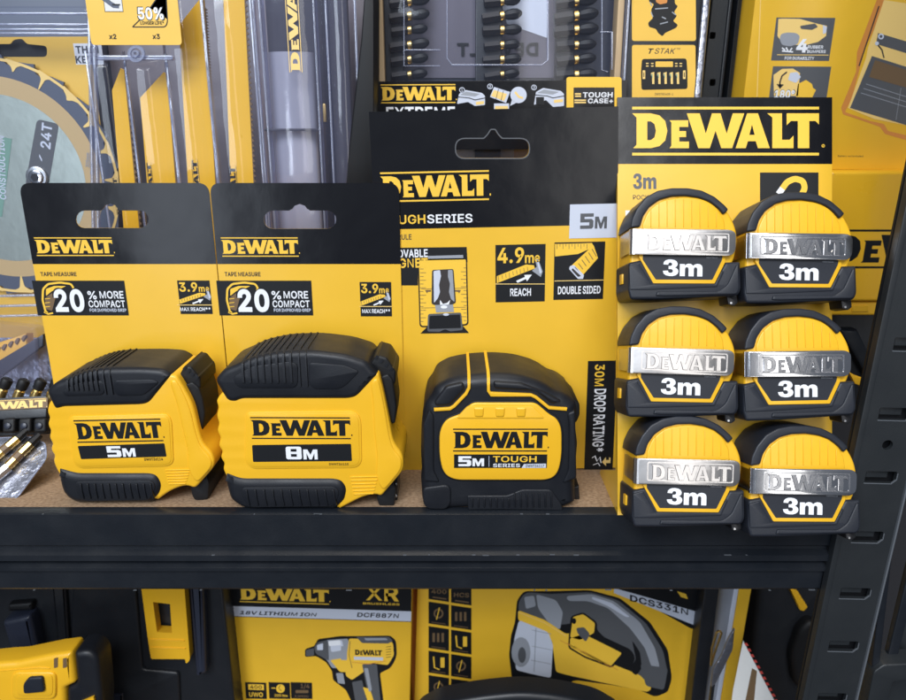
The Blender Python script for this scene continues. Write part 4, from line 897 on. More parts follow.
hh=bk.P(rnd([(-6,44,4),(11,44,2),(13,40,3),(22,38.5,3),(27,44,2),(47,46,4),(47,57,4),(-6,57,4)],3,4))
mb.slab([rc(u0,0,u1,v1),hh],-.0005,0,'yellow_print_muted')
mb.prism(bk.P([(-8,36),(50,36),(50,60),(-8,60)]),-.006,-.004,'slot_dark')
o=thing('backing_card',bk,'yellow backing card with white thin kerf label behind the circular saw blade','backing card'); mb.build('card_sheet',o)
mb=MB(bk); mb.flat(rc(*bk.box(73,43.5,104,64.5,E)),E,'white_ink'); mb.text('THIN',(75,46,99,53.5),2*E,'case_navy',.04); mb.text('KERF',(75,56,99,63.4),2*E,'case_navy',.04); mb.build('label_plate',o)
# its clear shell
cf=base_at(20,.112)
mb=MB(cf); 
q=cf.P(rnd([(-60,3),(85,3),(92,8),(100,420),(-60,420)],4)); mb.loft([(q,-.018),(inset(q,.0015),-.002),(inset(q,.0035),0)],'clear_blue',cap0=False)
for y in (13,24,29,33): mb.line([(-60,y),(90,y+.6)],.0012,.0008,'clear_edge',px=True,h0=-.001,bev=.0003)
for x in (88,93): mb.line([(x,5),(x+6,300)],.0016,.001,'clear_edge',px=True,h0=-.002,bev=.0004)
for y in (298,308,318): mb.line([(-60,y),(60,y-3)],.0014,.001,'clear_edge',px=True,h0=-.001,bev=.0004)
o=mb.build('clamshell',fr=cf); tag(o,'clear bluish plastic clamshell over the round saw blade at far left','clamshell')
# grey panel behind, top left
gf=base_at(20,.16); mb=MB(gf); u0=gf.uv(-80,30)[0];u1=gf.uv(92,30)[0]; mb.prism(rc(u0,0,u1,gf.uv(20,-80)[1]),-.02,0,'disc_slate',.003,3)
o=mb.build('plastic_crate',fr=gf); tag(o,'grey blue plastic box behind the round saw blade, top left','box')
# ---- reciprocating saw blades in clear tubes
def saw(xl0,xl1,xr0,xr1,yt,yb,fr_,label,tip,pitch,letter):
    o=thing('saw_blade',fr_,label,'saw blade','straight yellow saw blades in clear sleeves')
    a0=fr_.uv(xl0,yt); a1=fr_.uv(xr0,yt+0); ub0=fr_.uv(xl1,yb)[0]; ub1=fr_.uv(xr1,yb)[0]
    vt_=a0[1]; vr=vt_+tip
    mb=MB(fr_)
    body=[(ub0,0),(fr_.uv(xl0,yt)[0],vt_-.0 if tip>=0 else vt_+tip),(a1[0],vt_ if tip<0 else vt_-.004),(ub1,0)]
    if tip<0: body=[(ub0,0),(a0[0],vt_+tip),(a1[0]-.002,vt_),(a1[0],vt_-.001),(ub1,0)]
    else: body=[(ub0,0),(a0[0],vt_-.012),(a0[0]+.004,vt_-.001),(a1[0]-.002,vt_-.0),(ub1,0)]
    mb.prism(body,-.0012,0,'yellow_plastic',.0002,1); mb.build('blade',o)
    mb=MB(fr_); L=vt_-.004; n=int(L/pitch); q=[(ub1-.0004,0)]
    for k in range(n):
        v=k*pitch; t=v/vt_; ue=ub1+(a1[0]-ub1)*t
        q += [(ue+.0003,v),(ue+.0016,v+pitch*.25),(ue+.0004,v+pitch*.8)]
    q.append((a1[0]-.0004,L))
    mb.prism(q,-.0011,-.0001,'brown_ink'); mb.build('teeth',o)
    if letter:
        mb=MB(fr_); mb.logo(letter,2*E,'black_ink',rot=90); mb.build('logo',o)
    return o
qf=base_at(150,.100,roll=-.3)
saw(109,108,124,128,68,185,qf,'coarse toothed yellow saw blade, leftmost under the yellow count card',-.012,.0034,(112,178,122,215))
saw(137,137,167,168,72,185,qf,'yellow saw blade with slanted tip, right half of the count card sleeve',-.014,.0016,(146,163,157,215))
saw(176,176,204,208,-2,185,qf,'wide fine toothed yellow saw blade right of the count card',-.014,.0016,(191,160,203,215))
saw(221,218,243,247,-30,185,qf,'widest yellow saw blade with large teeth left of the clear lettered tube',-.014,.0029,(228,166,240,215))
qc=base_at(150,.083)
mb=MB(qc); u0,v0=qc.uv(91.5,45); u1,v1=qc.uv(175,-25); mb.slab([rnd([(u0,v0),(u1,v0),(u1,v1),(u0,v1)],.002,3)],-.0005,0,'yellow_print_muted')
o=thing('header_card',qc,'yellow count card reading 50% above two sheathed saw blades','header card'); mb.build('card_sheet',o)
mb=MB(qc)
mb.flat(rc(*qc.box(101.5,-14,123.5,12,E)),E,'dark_ink'); mb.flat(rc(*qc.box(102.2,-13,122.8,11.3,2*E)),2*E,'paper_white')
mb.flat([(102,-6),(112,2),(119,6),(119,8.5),(113,8),(102,0)],3*E,'disc_slate',px=True); mb.flat([(112,4),(120,4),(120,5.6),(112,5.6)],4*E,'black_ink',px=True)
mb.line(rnd([(132.5,27,.1),(139,20.5,.1),(150,8,.1),(160,-6,.1),(166,-6,.1),(167.5,22,3),(165.5,27,3),(132.5,27,.1)],.1,4),.0005,2*E,'black_ink',px=True)
mb.text('50%',(136,6.5,165,20.6),3*E,'black_ink',.09); mb.text('50%',(137,7.4,164,19.8),4*E,'white_ink',.045)
mb.text('LONGER LIFE*',(140,21.2,164,24.6),3*E,'black_ink',.02)
mb.text('x2',(108.5,34,116.5,39),3*E,'black_ink',.03); mb.text('x3',(152,34,160,39),3*E,'black_ink',.03); mb.build('lettering',o)
def sleeve(xa,xb,yt,label,Y=.098,mt='clear_blue',dep=.010,xc=None):
    fr_=base_at((xa+xb)/2,Y); u0=fr_.uv(xa,120)[0]; u1=fr_.uv(xb,120)[0]; vt_=fr_.uv((xa+xb)/2,yt)[1]
    c=(u0+u1)/2; w=(u1-u0)/2; mb=MB(fr_); n=14; sec=[]
    for k in range(n+1):
        t=-1+2*k/n; sec.append((c+w*t, dep*(1-abs(t)**3.2)))
    vs=[];fs=[]
    rows=[(0,1),(vt_-.008,1),(vt_-.003,.8),(vt_-.0005,.4),(vt_,0)]
    for v,sc in rows:
        for u,h in sec: vs.append((u,v,h*sc))
    m=n+1
    for r in range(len(rows)-1):
        for k in range(n): fs.append((r*m+k,r*m+k+1,(r+1)*m+k+1,(r+1)*m+k))
    mb.add(vs,fs,mt)
    for e in (u0-.0012,u1): mb.box3((e,0,-.0004),(e+.0012,vt_+.002,.0006),'clear_edge',.0002)
    o=mb.build('clear_sleeve',fr=fr_,smooth=60); return tag(o,label,'plastic sleeve','clear plastic sleeves over the saw blades')
sleeve(96,131,55,'clear sleeve over the coarse blade, leftmost under the yellow count card')
sleeve(133,172,58,'clear sleeve over the slant-tipped blade under the yellow count card')
sleeve(173,212,-40,'long clear sleeve over the wide fine toothed blade',dep=.012)
sleeve(213,258,-40,'long clear sleeve over the widest large-toothed blade',dep=.012)
hg=base_at(136,.084); mb=MB(hg); mb.slab([hg.P(circ(137,54,8.5,24)),hg.P(circ(137,54,5.5,24))],0,.0015,'clear_edge'); mb.slab([hg.P(circ(137,54,3.6,20)),hg.P(circ(137,54,1.6,16))],0,.0025,'clear_edge')
mb.prism(hg.P(rrc(96,55,172,60,2)),-.004,-.001,'clear_edge',.0005); o=mb.build('plastic_stud',fr=hg); tag(o,'clear round plastic stud just below the yellow count card','plastic stud')
# ---- lettered clear tube
ef=base_at(296,.098)
et=thing('clear_tube',ef,'clear plastic tube with upright gold lettering left of the screw bit case','plastic tube')
def halftube(mb,fr_,xa,xb,yt,dep,mt,h0=0,yb=None):
    u0=fr_.uv(xa,120)[0]; u1=fr_.uv(xb,120)[0]; vt_=fr_.uv((xa+xb)/2,yt)[1]; c=(u0+u1)/2; w=(u1-u0)/2; n=16
    vb=0 if yb is None else fr_.uv((xa+xb)/2,yb)[1]
    vs=[(c-w*math.cos(math.pi*k/n),v,h0+dep*math.sin(math.pi*k/n)) for v in (vb,vt_) for k in range(n+1)]
    mb.add(vs,[(k,k+1,n+2+k,n+1+k) for k in range(n)],mt); 
mb=MB(ef); halftube(mb,ef,262,332,-60,.012,'clear_violet'); 
for x in (262,270,321,331): mb.box3((ef.uv(x,120)[0],0,0),(ef.uv(x,120)[0]+.0012,.42,.004 if x in(262,331) else .009),'clear_edge',.0004)
mb.build('tube_shell',et,smooth=60)
mb=MB(ef); halftube(mb,ef,271,316,52,.007,'clear_milky',h0=-.004); halftube(mb,ef,288,316,132,.0055,'cream_plastic',h0=-.004)
mb.box3((ef.uv(268,130)[0],ef.uv(268,131)[1],-.002),(ef.uv(322,130)[0],ef.uv(268,128.5)[1],.008),'case_navy',.0003)
mb.box3((ef.uv(324,110)[0],ef.uv(324,122)[1],.001),(ef.uv(327,110)[0],ef.uv(324,104)[1],.0045),'gold_metal',.0003)
mb.build('inner_sleeve',et,smooth=60)
mb=MB(ef); mb.logo((282,-42,302,72.5,.0125),.0125,'gold_metal',rot=90,px=False) if False else None
bx=ef.box(282.5,-40,302.5,72.5,.0124); mb.logo(bx,.0124,'yellow_pale',rot=90,px=False); mb.build('logo',et)
mb=MB(ef); mb.prism(rc(ef.uv(262,100)[0],0,ef.uv(345,100)[0],.3),-.03,-.024,'case_navy'); mb.build('backing_panel',et)
# clear plain tube between blades and lettered tube, and navy bin side
sleeve(332,358,-40,'plain clear plastic edge standing right of the lettered tube',mt='clear_violet',dep=.008)
nf=base_at(355,.09)
mb=MB(nf); mb.prism([nf.uv(344,190),nf.uv(361,40),nf.uv(366,-30),nf.uv(374,-30),nf.uv(374,190)],-.03,0,'rubber_dark',.001); 
o=mb.build('black_bin',fr=nf); tag(o,'black slanted bin edge between the lettered tube and the screw bit case','bin')
kf=base_at(230,.18); mb=MB(kf); mb.prism(rc(kf.uv(96,100)[0],0,kf.uv(372,100)[0],kf.uv(200,-60)[1]),-.03,0,'slate_plastic',.003)
o=mb.build('storage_box',fr=kf); tag(o,'dark navy storage box standing behind the upright saw blades','box')
# ---- screw bit case
cf=base_at(500,.118,roll=.3)
cs=thing('bit_case',cf,'clear lidded dark case of screw bits with black printed strip, top centre','tool case')
mb=MB(cf); u0=cf.uv(374,60)[0]; u1=cf.uv(627,60)[0]; vT=cf.uv(500,-60)[1]
mb.prism(rnd(rc(u0,0,u1,vT),.003),-.030,-.018,'case_navy',.001); 
for a,b in ((376.5,383.5),(617,624)): mb.box3((cf.uv(a,60)[0],0,-.018),(cf.uv(b,60)[0],vT,-.006),'tan_wood',.001)
for a,b in ((374,376),(624.5,627)): mb.box3((cf.uv(a,60)[0],0,-.018),(cf.uv(b,60)[0],vT,0),'clear_edge',.0005)
for a,b in ((384,402),(476,503),(558,577)): mb.box3((cf.uv(a,60)[0],.1,-.018),(cf.uv(b,60)[0],vT,-.010),'case_black',.0006)
mb.build('tray',cs)
mb=MB(cf); mb.flat(cf.P([(403,-40),(560,-40),(560,78),(403,78)],-.0168),-.0168,'slate_deep'); mb.flat(cf.P([(492,-30),(548,-30),(547,38),(507,24)],-.0165),-.0165,'silver_ink'); mb.text('DEWALT',(457,43,538,55.5),-.0158,'black_ink',.05,rot=180); mb.flat(cf.P([(430,112),(514,112),(514,185),(430,185)],-.0165),-.0165,'silver_ink'); mb.flat(cf.P([(514,112),(548,112),(548,185),(514,185)],-.0165),-.0165,'tan_wood'); mb.build('liner_print',cs)
mb=MB(cf)
q=rnd(rc(u0+.001,.01,u1-.001,vT),.003); mb.loft([(q,-.006),(inset(q,.001),-.001),(inset(q,.003),.0)],'clear_blue',cap0=False)
for pts in ([(447,-30),(447,58),(452,65),(542,65),(548,60),(548,-30)],[(602,-30),(602,70),(608,72)],[(404,50),(440,50)],[(404,-5),(404,66),(440,66)],[(600,32),(612,32),(612,70)]):
    mb.line(cf.P(pts,.0008),.0006,.0012,'clear_edge',h0=0,bev=.0002)
mb.build('lid',cs)
strip=cf
mb=MB(cf); hs=.0022; mb.prism(rc(cf.uv(375,90)[0],cf.uv(400,150)[1],cf.uv(626,90)[0],cf.uv(500,81)[1]),.0012,hs,'black_print',.0001,1)
st=mb.build('printed_strip',cs)
mb=MB(cf); mb.logo((380.5,84.5,455.5,103),hs+E,'yellow_ink'); mb.build('logo',st)
mb=MB(cf); mb.text('EXTREME',(386,107,455,119),hs+E,'white_ink',.04)
for (cx,cy,kx) in ((471,98,0),(500,94,1),(549,96,2)):
    if kx==1:
        mb.flat(cf.P([(494,87),(510,92),(506,103),(490,97)],hs+E),hs+E,'silver_ink'); mb.flat(cf.P([(494,90),(507,94),(504,101),(491,96)],hs+2*E),hs+2*E,'yellow_pale')
        mb.flat(cf.P(circ(518.5,95,8.2,20),hs+E),hs+E,'silver_ink'); mb.flat(cf.P([(512,100),(516,103),(510,106)],hs+E),hs+E,'silver_ink'); mb.line(cf.P([(515,92),(519,97),(523,98)],hs+2*E),.0012,hs+2*E,'yellow_pale')
        mb.flat(cf.P(rc(494,103.5,509,110),hs+E),hs+E,'silver_ink'); mb.flat(cf.P(rc(495,106,508,110),hs+2*E),hs+2*E,'yellow_pale')
        for k in range(2): mb.line(cf.P([(498.5+k*5,89+k*1.5),(496+k*5,99+k*1.5)],hs+3*E),.0003,hs+3*E,'black_ink')
    else:
        w=14 if kx==0 else 15
        mb.flat(cf.P(rnd([(cx-w+2,cy-4),(cx-6,cy-8),(cx+w-3,cy-5),(cx+w,cy-2),(cx+w,cy+7 if kx==0 else cy+10),(cx+4,cy+8 if kx==0 else cy+11),(cx-3,cy+4),(cx-w,cy+6 if kx==0 else cy+9)],1),hs+E),hs+E,'silver_ink')
        mb.line(cf.P([(cx-w+1,cy-1),(cx-2,cy),(cx+4,cy+2),(cx+w,cy)],hs+2*E),.0005,hs+2*E,'black_ink')
        mb.flat(cf.P([(cx-w+3,cy-3),(cx-5,cy-6.5),(cx+w-5,cy-4),(cx+4,cy-1.5)],hs+2*E),hs+2*E,'grey_ink')
        mb.flat(cf.P([(cx+5,cy+4),(cx+w-1,cy+3),(cx+w-1,cy+6),(cx+5,cy+7)],hs+2*E),hs+2*E,'yellow_pale')
        if kx==2: mb.flat(cf.P([(cx-w+2,cy+1),(cx-5,cy+1),(cx-5,cy+9),(cx-w+2,cy+8)],hs+2*E),hs+2*E,'black_ink')
for x,y in ((462,90),(490,86.5),(534,87.5)): mb.flat([cf.P(circ(x,y,2.8,14),hs+E),cf.P(circ(x,y,2.1,14),hs+E)],hs+E,'silver_ink')
mb.text('1',(461.3,88.5,462.7,91.5),hs+E,'silver_ink',.02); mb.text('2',(489,85,491,88),hs+E,'silver_ink',.02); mb.text('3',(533,86,535,89),hs+E,'silver_ink',.02)
mb.build('lettering',st)
mb=MB(cf)
mb.slab([cf.P(rnd([(566.5,77,3),(621.5,77,3),(622,120,0),(566.5,120,0)],2),hs+.0004),cf.P([(573.5,87.5),(614.5,87.5),(614.5,119),(573.5,119)],hs+.0004)],hs-.001,hs+.0004,'yellow_ink')
mb.text('TOUGH',(583,92.3,612.5,97.5),hs+E,'white_ink',.035); mb.text('CASE+',(588,98.5,613,103.3),hs+E,'white_ink',.035)
for a,b,y in ((575,581,93.2),(575,581,95.5),(574.5,586,99.5),(574.5,586,101.8)): mb.flat(cf.P(rc(a,y,b,y+1.5),hs+E),hs+E,'yellow_pale')
mb.build('corner_badge',st)
proto=None
rows=[-13,1.5,16,30.2,45.3,59.8,75]
colnm=['left','middle','right']; rownm=['topmost','second','third','fourth','fifth','sixth','lowest']
def make_bit(fr_):
    o=thing('screw_bit',fr_,'x','screw bit','screw bits in the clear lidded case')
    def turn(mb,prof,mt,seg=10):
        vs=[];fs=[]
        for x,r in prof:
            for k in range(seg): a=2*math.pi*k/seg; vs.append((x,r*math.sin(a),r*math.cos(a)))
        for i in range(len(prof)-1):
            for k in range(seg): fs.append((i*seg+k,i*seg+(k+1)%seg,(i+1)*seg+(k+1)%seg,(i+1)*seg+k))
        fs.append(tuple(range(seg))); fs.append(tuple(range((len(prof)-1)*seg,len(prof)*seg))); mb.add(vs,fs,mt)
    m=MB(fr_); turn(m,[(-.0115,.0018),(-.011,.0030),(-.0015,.0030),(-.0012,.0021)],'black_metal',6); m.build('shank',o)
    m=MB(fr_); turn(m,[(-.0012,.0022),(-.0009,.0026),(.0012,.0026),(.0015,.0021)],'gold_metal',12); m.build('collar',o)
    m=MB(fr_); turn(m,[(.0015,.0018),(.0030,.0026),(.0065,.0030),(.0088,.0027),(.0108,.0015),(.0114,.0006)],'rubber_dark',8); m.build('tip',o)
    return o
for ci,cx in enumerate((409.5,502,576)):
    for ri,y in enumerate(rows):
        u,v=cf.uv(cx,y,-.008); g=cf.shifted(u,v,-.008)
        if proto is None: proto=make_bit(g); b=proto
        else: b=tree_copy(proto,g.M)
        b.matrix_world = g.M @ Matrix.Rotation(R(random.uniform(2,9)),4,'Z') @ Matrix.Scale(1.0+.12*(ci==2)+random.uniform(-.06,.06),4)
        b['label']='%s black screw bit with brass collar in the %s row of the clear case'%(rownm[ri],colnm[ci])
# ---- T STAK card
tf=base_at(664,.122)
tk=thing('case_card',tf,'dark framed card with two yellow panels between bit case and grey rack post','card')
mb=MB(tf); mb.prism(rc(tf.uv(628,50)[0],0,tf.uv(697,50)[0],tf.uv(660,-60)[1]),-.012,0,'case_black',.0006); mb.build('card_sheet',tk)
mb=MB(tf); mb.prism(rc(tf.uv(697.5,50)[0],0,tf.uv(706,50)[0],tf.uv(660,-60)[1]),-.010,.001,'foil',.002,4); mb.build('foil_edge',tk)
mb=MB(tf)
mb.flat(tf.P(rnd([(631.5,-50),(695.5,-50),(696,41,2.5),(632,41,2.5)],2),E),E,'yellow_print_muted')
rob=[(648,-12),(674,-12),(675,4),(678,6),(674,12),(677,16),(673,21),(678,25),(676,28),(665,33),(662.5,36.5),(658,33),(656,29),(649,27),(648,23),(653,18),(651,10),(654,4),(649,2)]
mb.flat(tf.P(rnd(rob,1.5,3),2*E),2*E,'black_ink'); mb.flat(tf.P(rnd([(655,-6),(668,-6),(667,3),(660,4.5),(656,2)],1),3*E),3*E,'orange_ink'); 
for a,b in (((650,2),(652,6)),((651,12),(653,17)),((662,17),(666,19)),((672,12),(676,15)),((655,9),(668,8)),((660,24),(668,22))): mb.line(tf.P([a,b],3*E),.0006,3*E,'grey_ink')
mb.build('upper_panel',tk)
mb=MB(tf)
mb.flat(tf.P(rnd([(632,45,2.5),(695.5,45,2.5),(696,140,0),(632,140,0)],2),E),E,'yellow_print_muted')
mb.text('T',(648.5,48.5,653.5,53.8),2*E,'black_ink',.06,shear=.25); mb.text('STAK',(655,48.2,675.5,53.8),2*E,'dark_ink',.0,shear=.25); mb.text('TM',(676.5,48,680,49.6),2*E,'dark_ink',0)
mb.flat(tf.P(rnd([(642,59),(686.5,58.5),(687.5,72,1),(687.5,89),(641.5,90),(641,72,1)],2.5),2*E),2*E,'black_ink')
mb.flat(tf.P(rrc(655.5,61.5,673,67,.8),3*E),3*E,'yellow_print_muted')
for x in (646,651,675,679.5):
    for y in (63,65.6): mb.flat(tf.P(rc(x,y,x+2.6,y+1),3*E),3*E,'yellow_pale')
for x in (642.6,683): mb.flat(tf.P(rc(x,70.5,x+2.6,79),3*E),3*E,'yellow_pale'); mb.flat(tf.P(rc(x+.9,72.5,x+1.7,77),4*E),4*E,'black_ink')
for k in range(5):
    x=651+k*6.2; mb.flat(tf.P([(x,73),(x+3.2,72),(x+3.4,84),(x+1.2,84),(x+1,75.5),(x,75.5)],3*E),3*E,'yellow_pale'); mb.flat(tf.P([(x+.2,74),(x+1.4,73.6),(x+1.6,78),(x+1,78)],4*E),4*E,'green_ink')
mb.text('DWST83408-1',(655,93,673,95.4),2*E,'dark_ink',.0); mb.build('lower_panel',tk)
# ---- yellow box with case picture
yf=base_at(830,.150,roll=-.4)
yb=thing('cardboard_box',yf,'large yellow cardboard box with two black feature pictures, top right','box')
mb=MB(yf); u0,v0=yf.uv(741,120)[0],yf.uv(880,170)[1]; u1=u0+.24; v1=.42
mb.prism(rc(u0,v0,u1,v1),-.12,0,'yellow_print',.0006,2); mb.build('carton',yb)
mb=MB(yf); mb.line([(uu,vv) for uu,vv in (yf.uv(762,-40),yf.uv(757,97))],.0005,E,'yellow_pale'); mb.text('Battery not included',(838,155.2,863,157.6),E,'dark_ink',0); mb.build('lettering',yb)
mb=MB(yf); mb.flat(rc(*yf.box(776.5,17.5,829,61,E)),E,'grey_dark_ink'); bx=yf.box(777.3,18.3,828.2,54.4,2*E)
mb.flat(yf.P([(778.4,19),(782,18.6),(800,19),(818,24),(827,26),(826,36),(818,42),(806,45),(795,45),(781,41),(777.4,36)],2*E),2*E,'yellow_pale')
mb.flat(yf.P(rnd([(800,26),(815,23.5),(818,27),(812,30),(801,29)],1),3*E),3*E,'grey_dark_ink')
mb.flat(yf.P(rnd([(781,34),(787,32.5),(796,33),(800,36),(798,44),(790,46.5),(782,45),(779.5,39)],2),3*E),3*E,'grey_ink')
mb.flat(yf.P([(823,25),(827,27),(826,33),(823,34)],3*E),3*E,'silver_ink')
for a,b in (((782,48),(785,50)),((786,47.5),(788,51)),((792,48),(790,51)),((782,51),(793,52))): mb.line(yf.P([a,b],3*E),.0008,3*E,'white_ink')
mb.text('4',(797.5,39,807,52.6),4*E,'white_ink',.05); mb.text('RUBBER',(808,45.4,823,48.8),4*E,'white_ink',.03); mb.text('BUMPERS',(807.5,50,825.5,53.2),4*E,'white_ink',.03)
mb.line(yf.P([(777,54.8),(828.5,55.2)],3*E),.0004,3*E,'yellow_pale'); mb.text('FOR DURABILITY',(785,56.6,814,60),3*E,'white_ink',.03)
mb.build('bumper_picture',yb)
mb=MB(yf); mb.flat(rc(*yf.box(773,66.3,824.5,112,E)),E,'grey_dark_ink')
mb.flat(yf.P([(773.5,75),(782,69),(793,68.6),(800,73),(798,96),(774,96)],2*E),2*E,'yellow_pale')
mb.flat(yf.P([(798,84),(806,80),(812,84),(813,88),(816,90),(812,98),(796,97)],2*E),2*E,'yellow_ink')
mb.flat(yf.P(rnd([(790,73),(797,72),(801,77),(796,83),(788,80)],1),3*E),3*E,'silver_ink'); mb.line(yf.P([(787,72),(782,76),(780,82),(780,87)],3*E),.0010,3*E,'dark_ink'); mb.flat(yf.P([(776.5,84),(784,84.5),(780,89)],3*E),3*E,'dark_ink'); 
mb.text('180°',(774.5,89.5,794.5,99),4*E,'black_ink',.08); mb.text('180°',(775,90,794,98.5),5*E,'white_ink',.04); mb.build('hinge_picture',yb)
mb=MB(yf)
mb.flat(yf.P(rnd([(879,-6),(885,-6),(886,6),(866,46),(862,60),(852,98),(845,112),(870,121),(884,124),(888,131),(935,142),(935,-6),(890,-6),(940,0),(940,150),(885,134),(880,127),(866,122),(843,114.5),(841,108),(856,72),(857,52)],1.2),E),E,'orange_ink')
mb.flat(yf.P([(884,0),(935,8),(935,131),(874,119),(848,108),(866,58),(868,48)],2*E),2*E,'yellow_pale')
mb.flat(yf.P([(878,33),(935,50),(935,62),(876,44)],3*E),3*E,'grey_dark_ink'); mb.flat([yf.P(circ(881,36.5,3,16),4*E),yf.P(circ(881,36.5,1.5,16),4*E)],4*E,'silver_ink')
mb.flat(yf.P(circ(877,43.5,2,14),4*E),4*E,'silver_ink'); mb.line(yf.P([(878,45),(882,50),(884,58)],4*E),.0008,4*E,'dark_ink')
mb.flat(yf.P([(872,56),(935,76),(935,134),(850,108)],3*E),3*E,'grey_dark_ink'); mb.flat(yf.P([(875,60),(935,79),(935,96),(869,77)],4*E),4*E,'brown_ink')
for k in range(3): mb.line(yf.P([(866-k*2.5,84+k*4.5),(935,106+k*5)],4*E),.0004,4*E,'grey_ink')
mb.line(yf.P([(901,88),(896,120)],5*E),.0003,5*E,'grey_ink')
mb.line(yf.P([(879,6),(859,66)],2*E),.0008,3*E,'dark_ink')
mb.build('case_picture',yb)
# ---- big yellow case with black lettering
bf_=base_at(880,.130,yaw=0)
bc=thing('tool_case',bf_,'yellow plastic case with big black lettering behind the slotted post','tool case')
mb=MB(bf_); u0=bf_.uv(822,240)[0]; vb=bf_.uv(880,302)[1]; vtp=bf_.uv(880,171.5)[1]; u1=u0+.20
mb.prism(rnd(rc(u0,vb,u1,vtp),.002),-.06,-.001,'yellow_plastic',.002,3); 
mb.prism(rnd(rc(u0,bf_.uv(880,317)[1],bf_.uv(892,300)[0]+.1,vb-.0006),.002),-.06,-.004,'yellow_plastic',.0015,3)
mb.prism(bf_.P(rnd(rc(852,305.5,868.5,312),1),-.003),-.006,-.0032,'yellow_plastic',.0004); mb.build('case_shell',bc)
mb=MB(bf_); mb.logo((831,229.5,998,268.4),-.001+E,'black_ink'); mb.build('logo',bc)
mb=MB(bf_); mb.prism(rc(u0+.002,0,u1,bf_.uv(880,318)[1]),-.06,-.02,'case_black',.003)
mb.prism(bf_.P([(840,330),(858,330),(884,385),(878,396)],-.012),-.03,-.012,'powder_steel',.002); mb.build('case_base',bc)
pf_=base_at(860,.06)
mb=MB(pf_); mb.prism(pf_.P([(849,372),(856,376),(873,382),(872,390),(855,384)],0),-.003,0,'yellow_plastic',.0005); mb.prism(pf_.P([(856,379),(872,383),(871,396),(862,392)],-.003),-.006,-.003,'steel',.0005)
o=mb.build('spanner_end',fr=pf_); tag(o,'small yellow and silver tool end between the lower right tapes and the post','tool')
# ---- lower left: bit sets
lf=Fr((ptY(5,420,.075).x,.075,0),lean=22,roll=3)
ls=thing('bit_holder',lf,'black bit holder with gold lettered strip at far left','bit holder')
mb=MB(lf); mb.prism(rc(*lf.box(-40,415,49,434)),-.006,-.002,'case_black',.0008); mb.prism(rc(*lf.box(-40,412.5,50,417.5)),-.010,.004,'case_black',.0008)
mb.prism(rc(*lf.box(-40,400.5,49,412)),-.004,.003,'case_black',.0004); mb.build('rail',ls)
mb=MB(lf); b=lf.box(-20,401.6,46,408.4,.003+E); mb.flat(rc(b[0]-.01,b[1]-.0004,b[2]+.001,b[3]+.0004),.003+E*.5,'brown_ink'); mb.logo(b,.003+E,'yellow_pale',px=False); mb.build('logo',ls)
pb=None
def upright_bit(fr_,grp,k):
    o=thing('driver_bit',fr_,k,'driver bit',grp)
    def turn(mb,prof,mt,seg=12):
        vs=[];fs=[]
        for y,r in prof:
            for q in range(seg): a=2*math.pi*q/seg; vs.append((r*math.sin(a),y,r*math.cos(a)))
        for i in range(len(prof)-1):
            for q in range(seg): fs.append((i*seg+q,i*seg+(q+1)%seg,(i+1)*seg+(q+1)%seg,(i+1)*seg+q))
        fs.append(tuple(range(seg))); fs.append(tuple(range((len(prof)-1)*seg,len(prof)*seg))); mb.add(vs,fs,mt)
    m=MB(fr_); turn(m,[(0,.0027),(.0008,.003),(.0128,.003),(.0135,.0025)],'gold_metal'); m.build('shaft',o)
    m=MB(fr_); turn(m,[(.0135,.0024),(.0142,.0032),(.0165,.0034),(.019,.0036),(.0205,.0030),(.0212,.0016)],'rubber_dark'); m.build('tip',o); return o
spots=[(3,406,'far left'),(20,407,'second from the left'),(37,407,'third from the left'),(53,407,'nearest the first tape')]
for x,y,nm in spots:
    u,v=lf.uv(x,y,-.002); g=lf.shifted(u-.0045,v-.0005,-.002); M=g.M@Matrix.Rotation(R(-30),4,'Z')@Matrix.Rotation(R(12),4,'X')
    if pb is None: pb=upright_bit(g,'black tipped gold bits standing in the holder','x'); b=pb
    else: b=tree_copy(pb,M)
    b.matrix_world=M; b['label']='black tipped gold bit standing over the lettered strip, %s'%nm
sk=None
for x,nm in ((-4,'far left'),(12,'second along'),(28,'third along'),(43,'closest to the first tape')):
    u,v=lf.uv(x,425,.002); g=lf.shifted(u,v,.002)
    if sk is None:
        sk=MB(g)
        sk.prism(rrc(-.0040,-.0050,.0040,.0045,.0022),-.004,.004,'rubber_dark',.0016,3); sk.prism(circ(0,-.0005,.0022,12),.0038,.0052,'case_navy',.0008,2)
        so=sk.build('socket',fr=g); b=so
    else: b=so.copy(); COL.objects.link(b); b.matrix_world=g.M
    tag(b,'black nut socket in the lower row of the bit holder, %s'%nm,'socket','black sockets in the lower row of the bit holder')
# yellow comb of small bits, clear pack around
uf=Fr((ptY(10,350,.10).x,.10,.02),lean=15,roll=14)
mb=MB(uf); mb.prism(uf.P([(-30,352),(26,333),(27,350),(-30,380)]),-.008,0,'yellow_plastic',.0012)
for k in range(5): 
    x=-6+k*6.6; y=352-k*3.0; mb.prism(uf.P(rnd([(x,y-1),(x+3,y-5),(x+5.5,y-5),(x+5,y-2.5),(x+2.4,y+2)],1),.0012),-.001,.0012,'brown_ink',.0003)
o=mb.build('bit_comb',fr=uf); tag(o,'slanting yellow comb of small bits in clear plastic at far left','bit comb')
ug=Fr((ptY(10,360,.092).x,.092,.0),lean=10)
mb=MB(ug); mb.prism(ug.P([(-60,300),(60,318),(60,470),(-60,470)]),-.030,-.026,'foil',.001); mb.build('inner_tray',None,ug) if False else None
o=mb.build('foil_tray',fr=ug); tag(o,'crinkled silver backed tray behind the black tipped bits at far left','tray')
mb=MB(ug); mb.prism(ug.P([(-20,372),(43,334),(43,346),(-20,392)],.002),-.001,.002,'case_navy',.0006); 
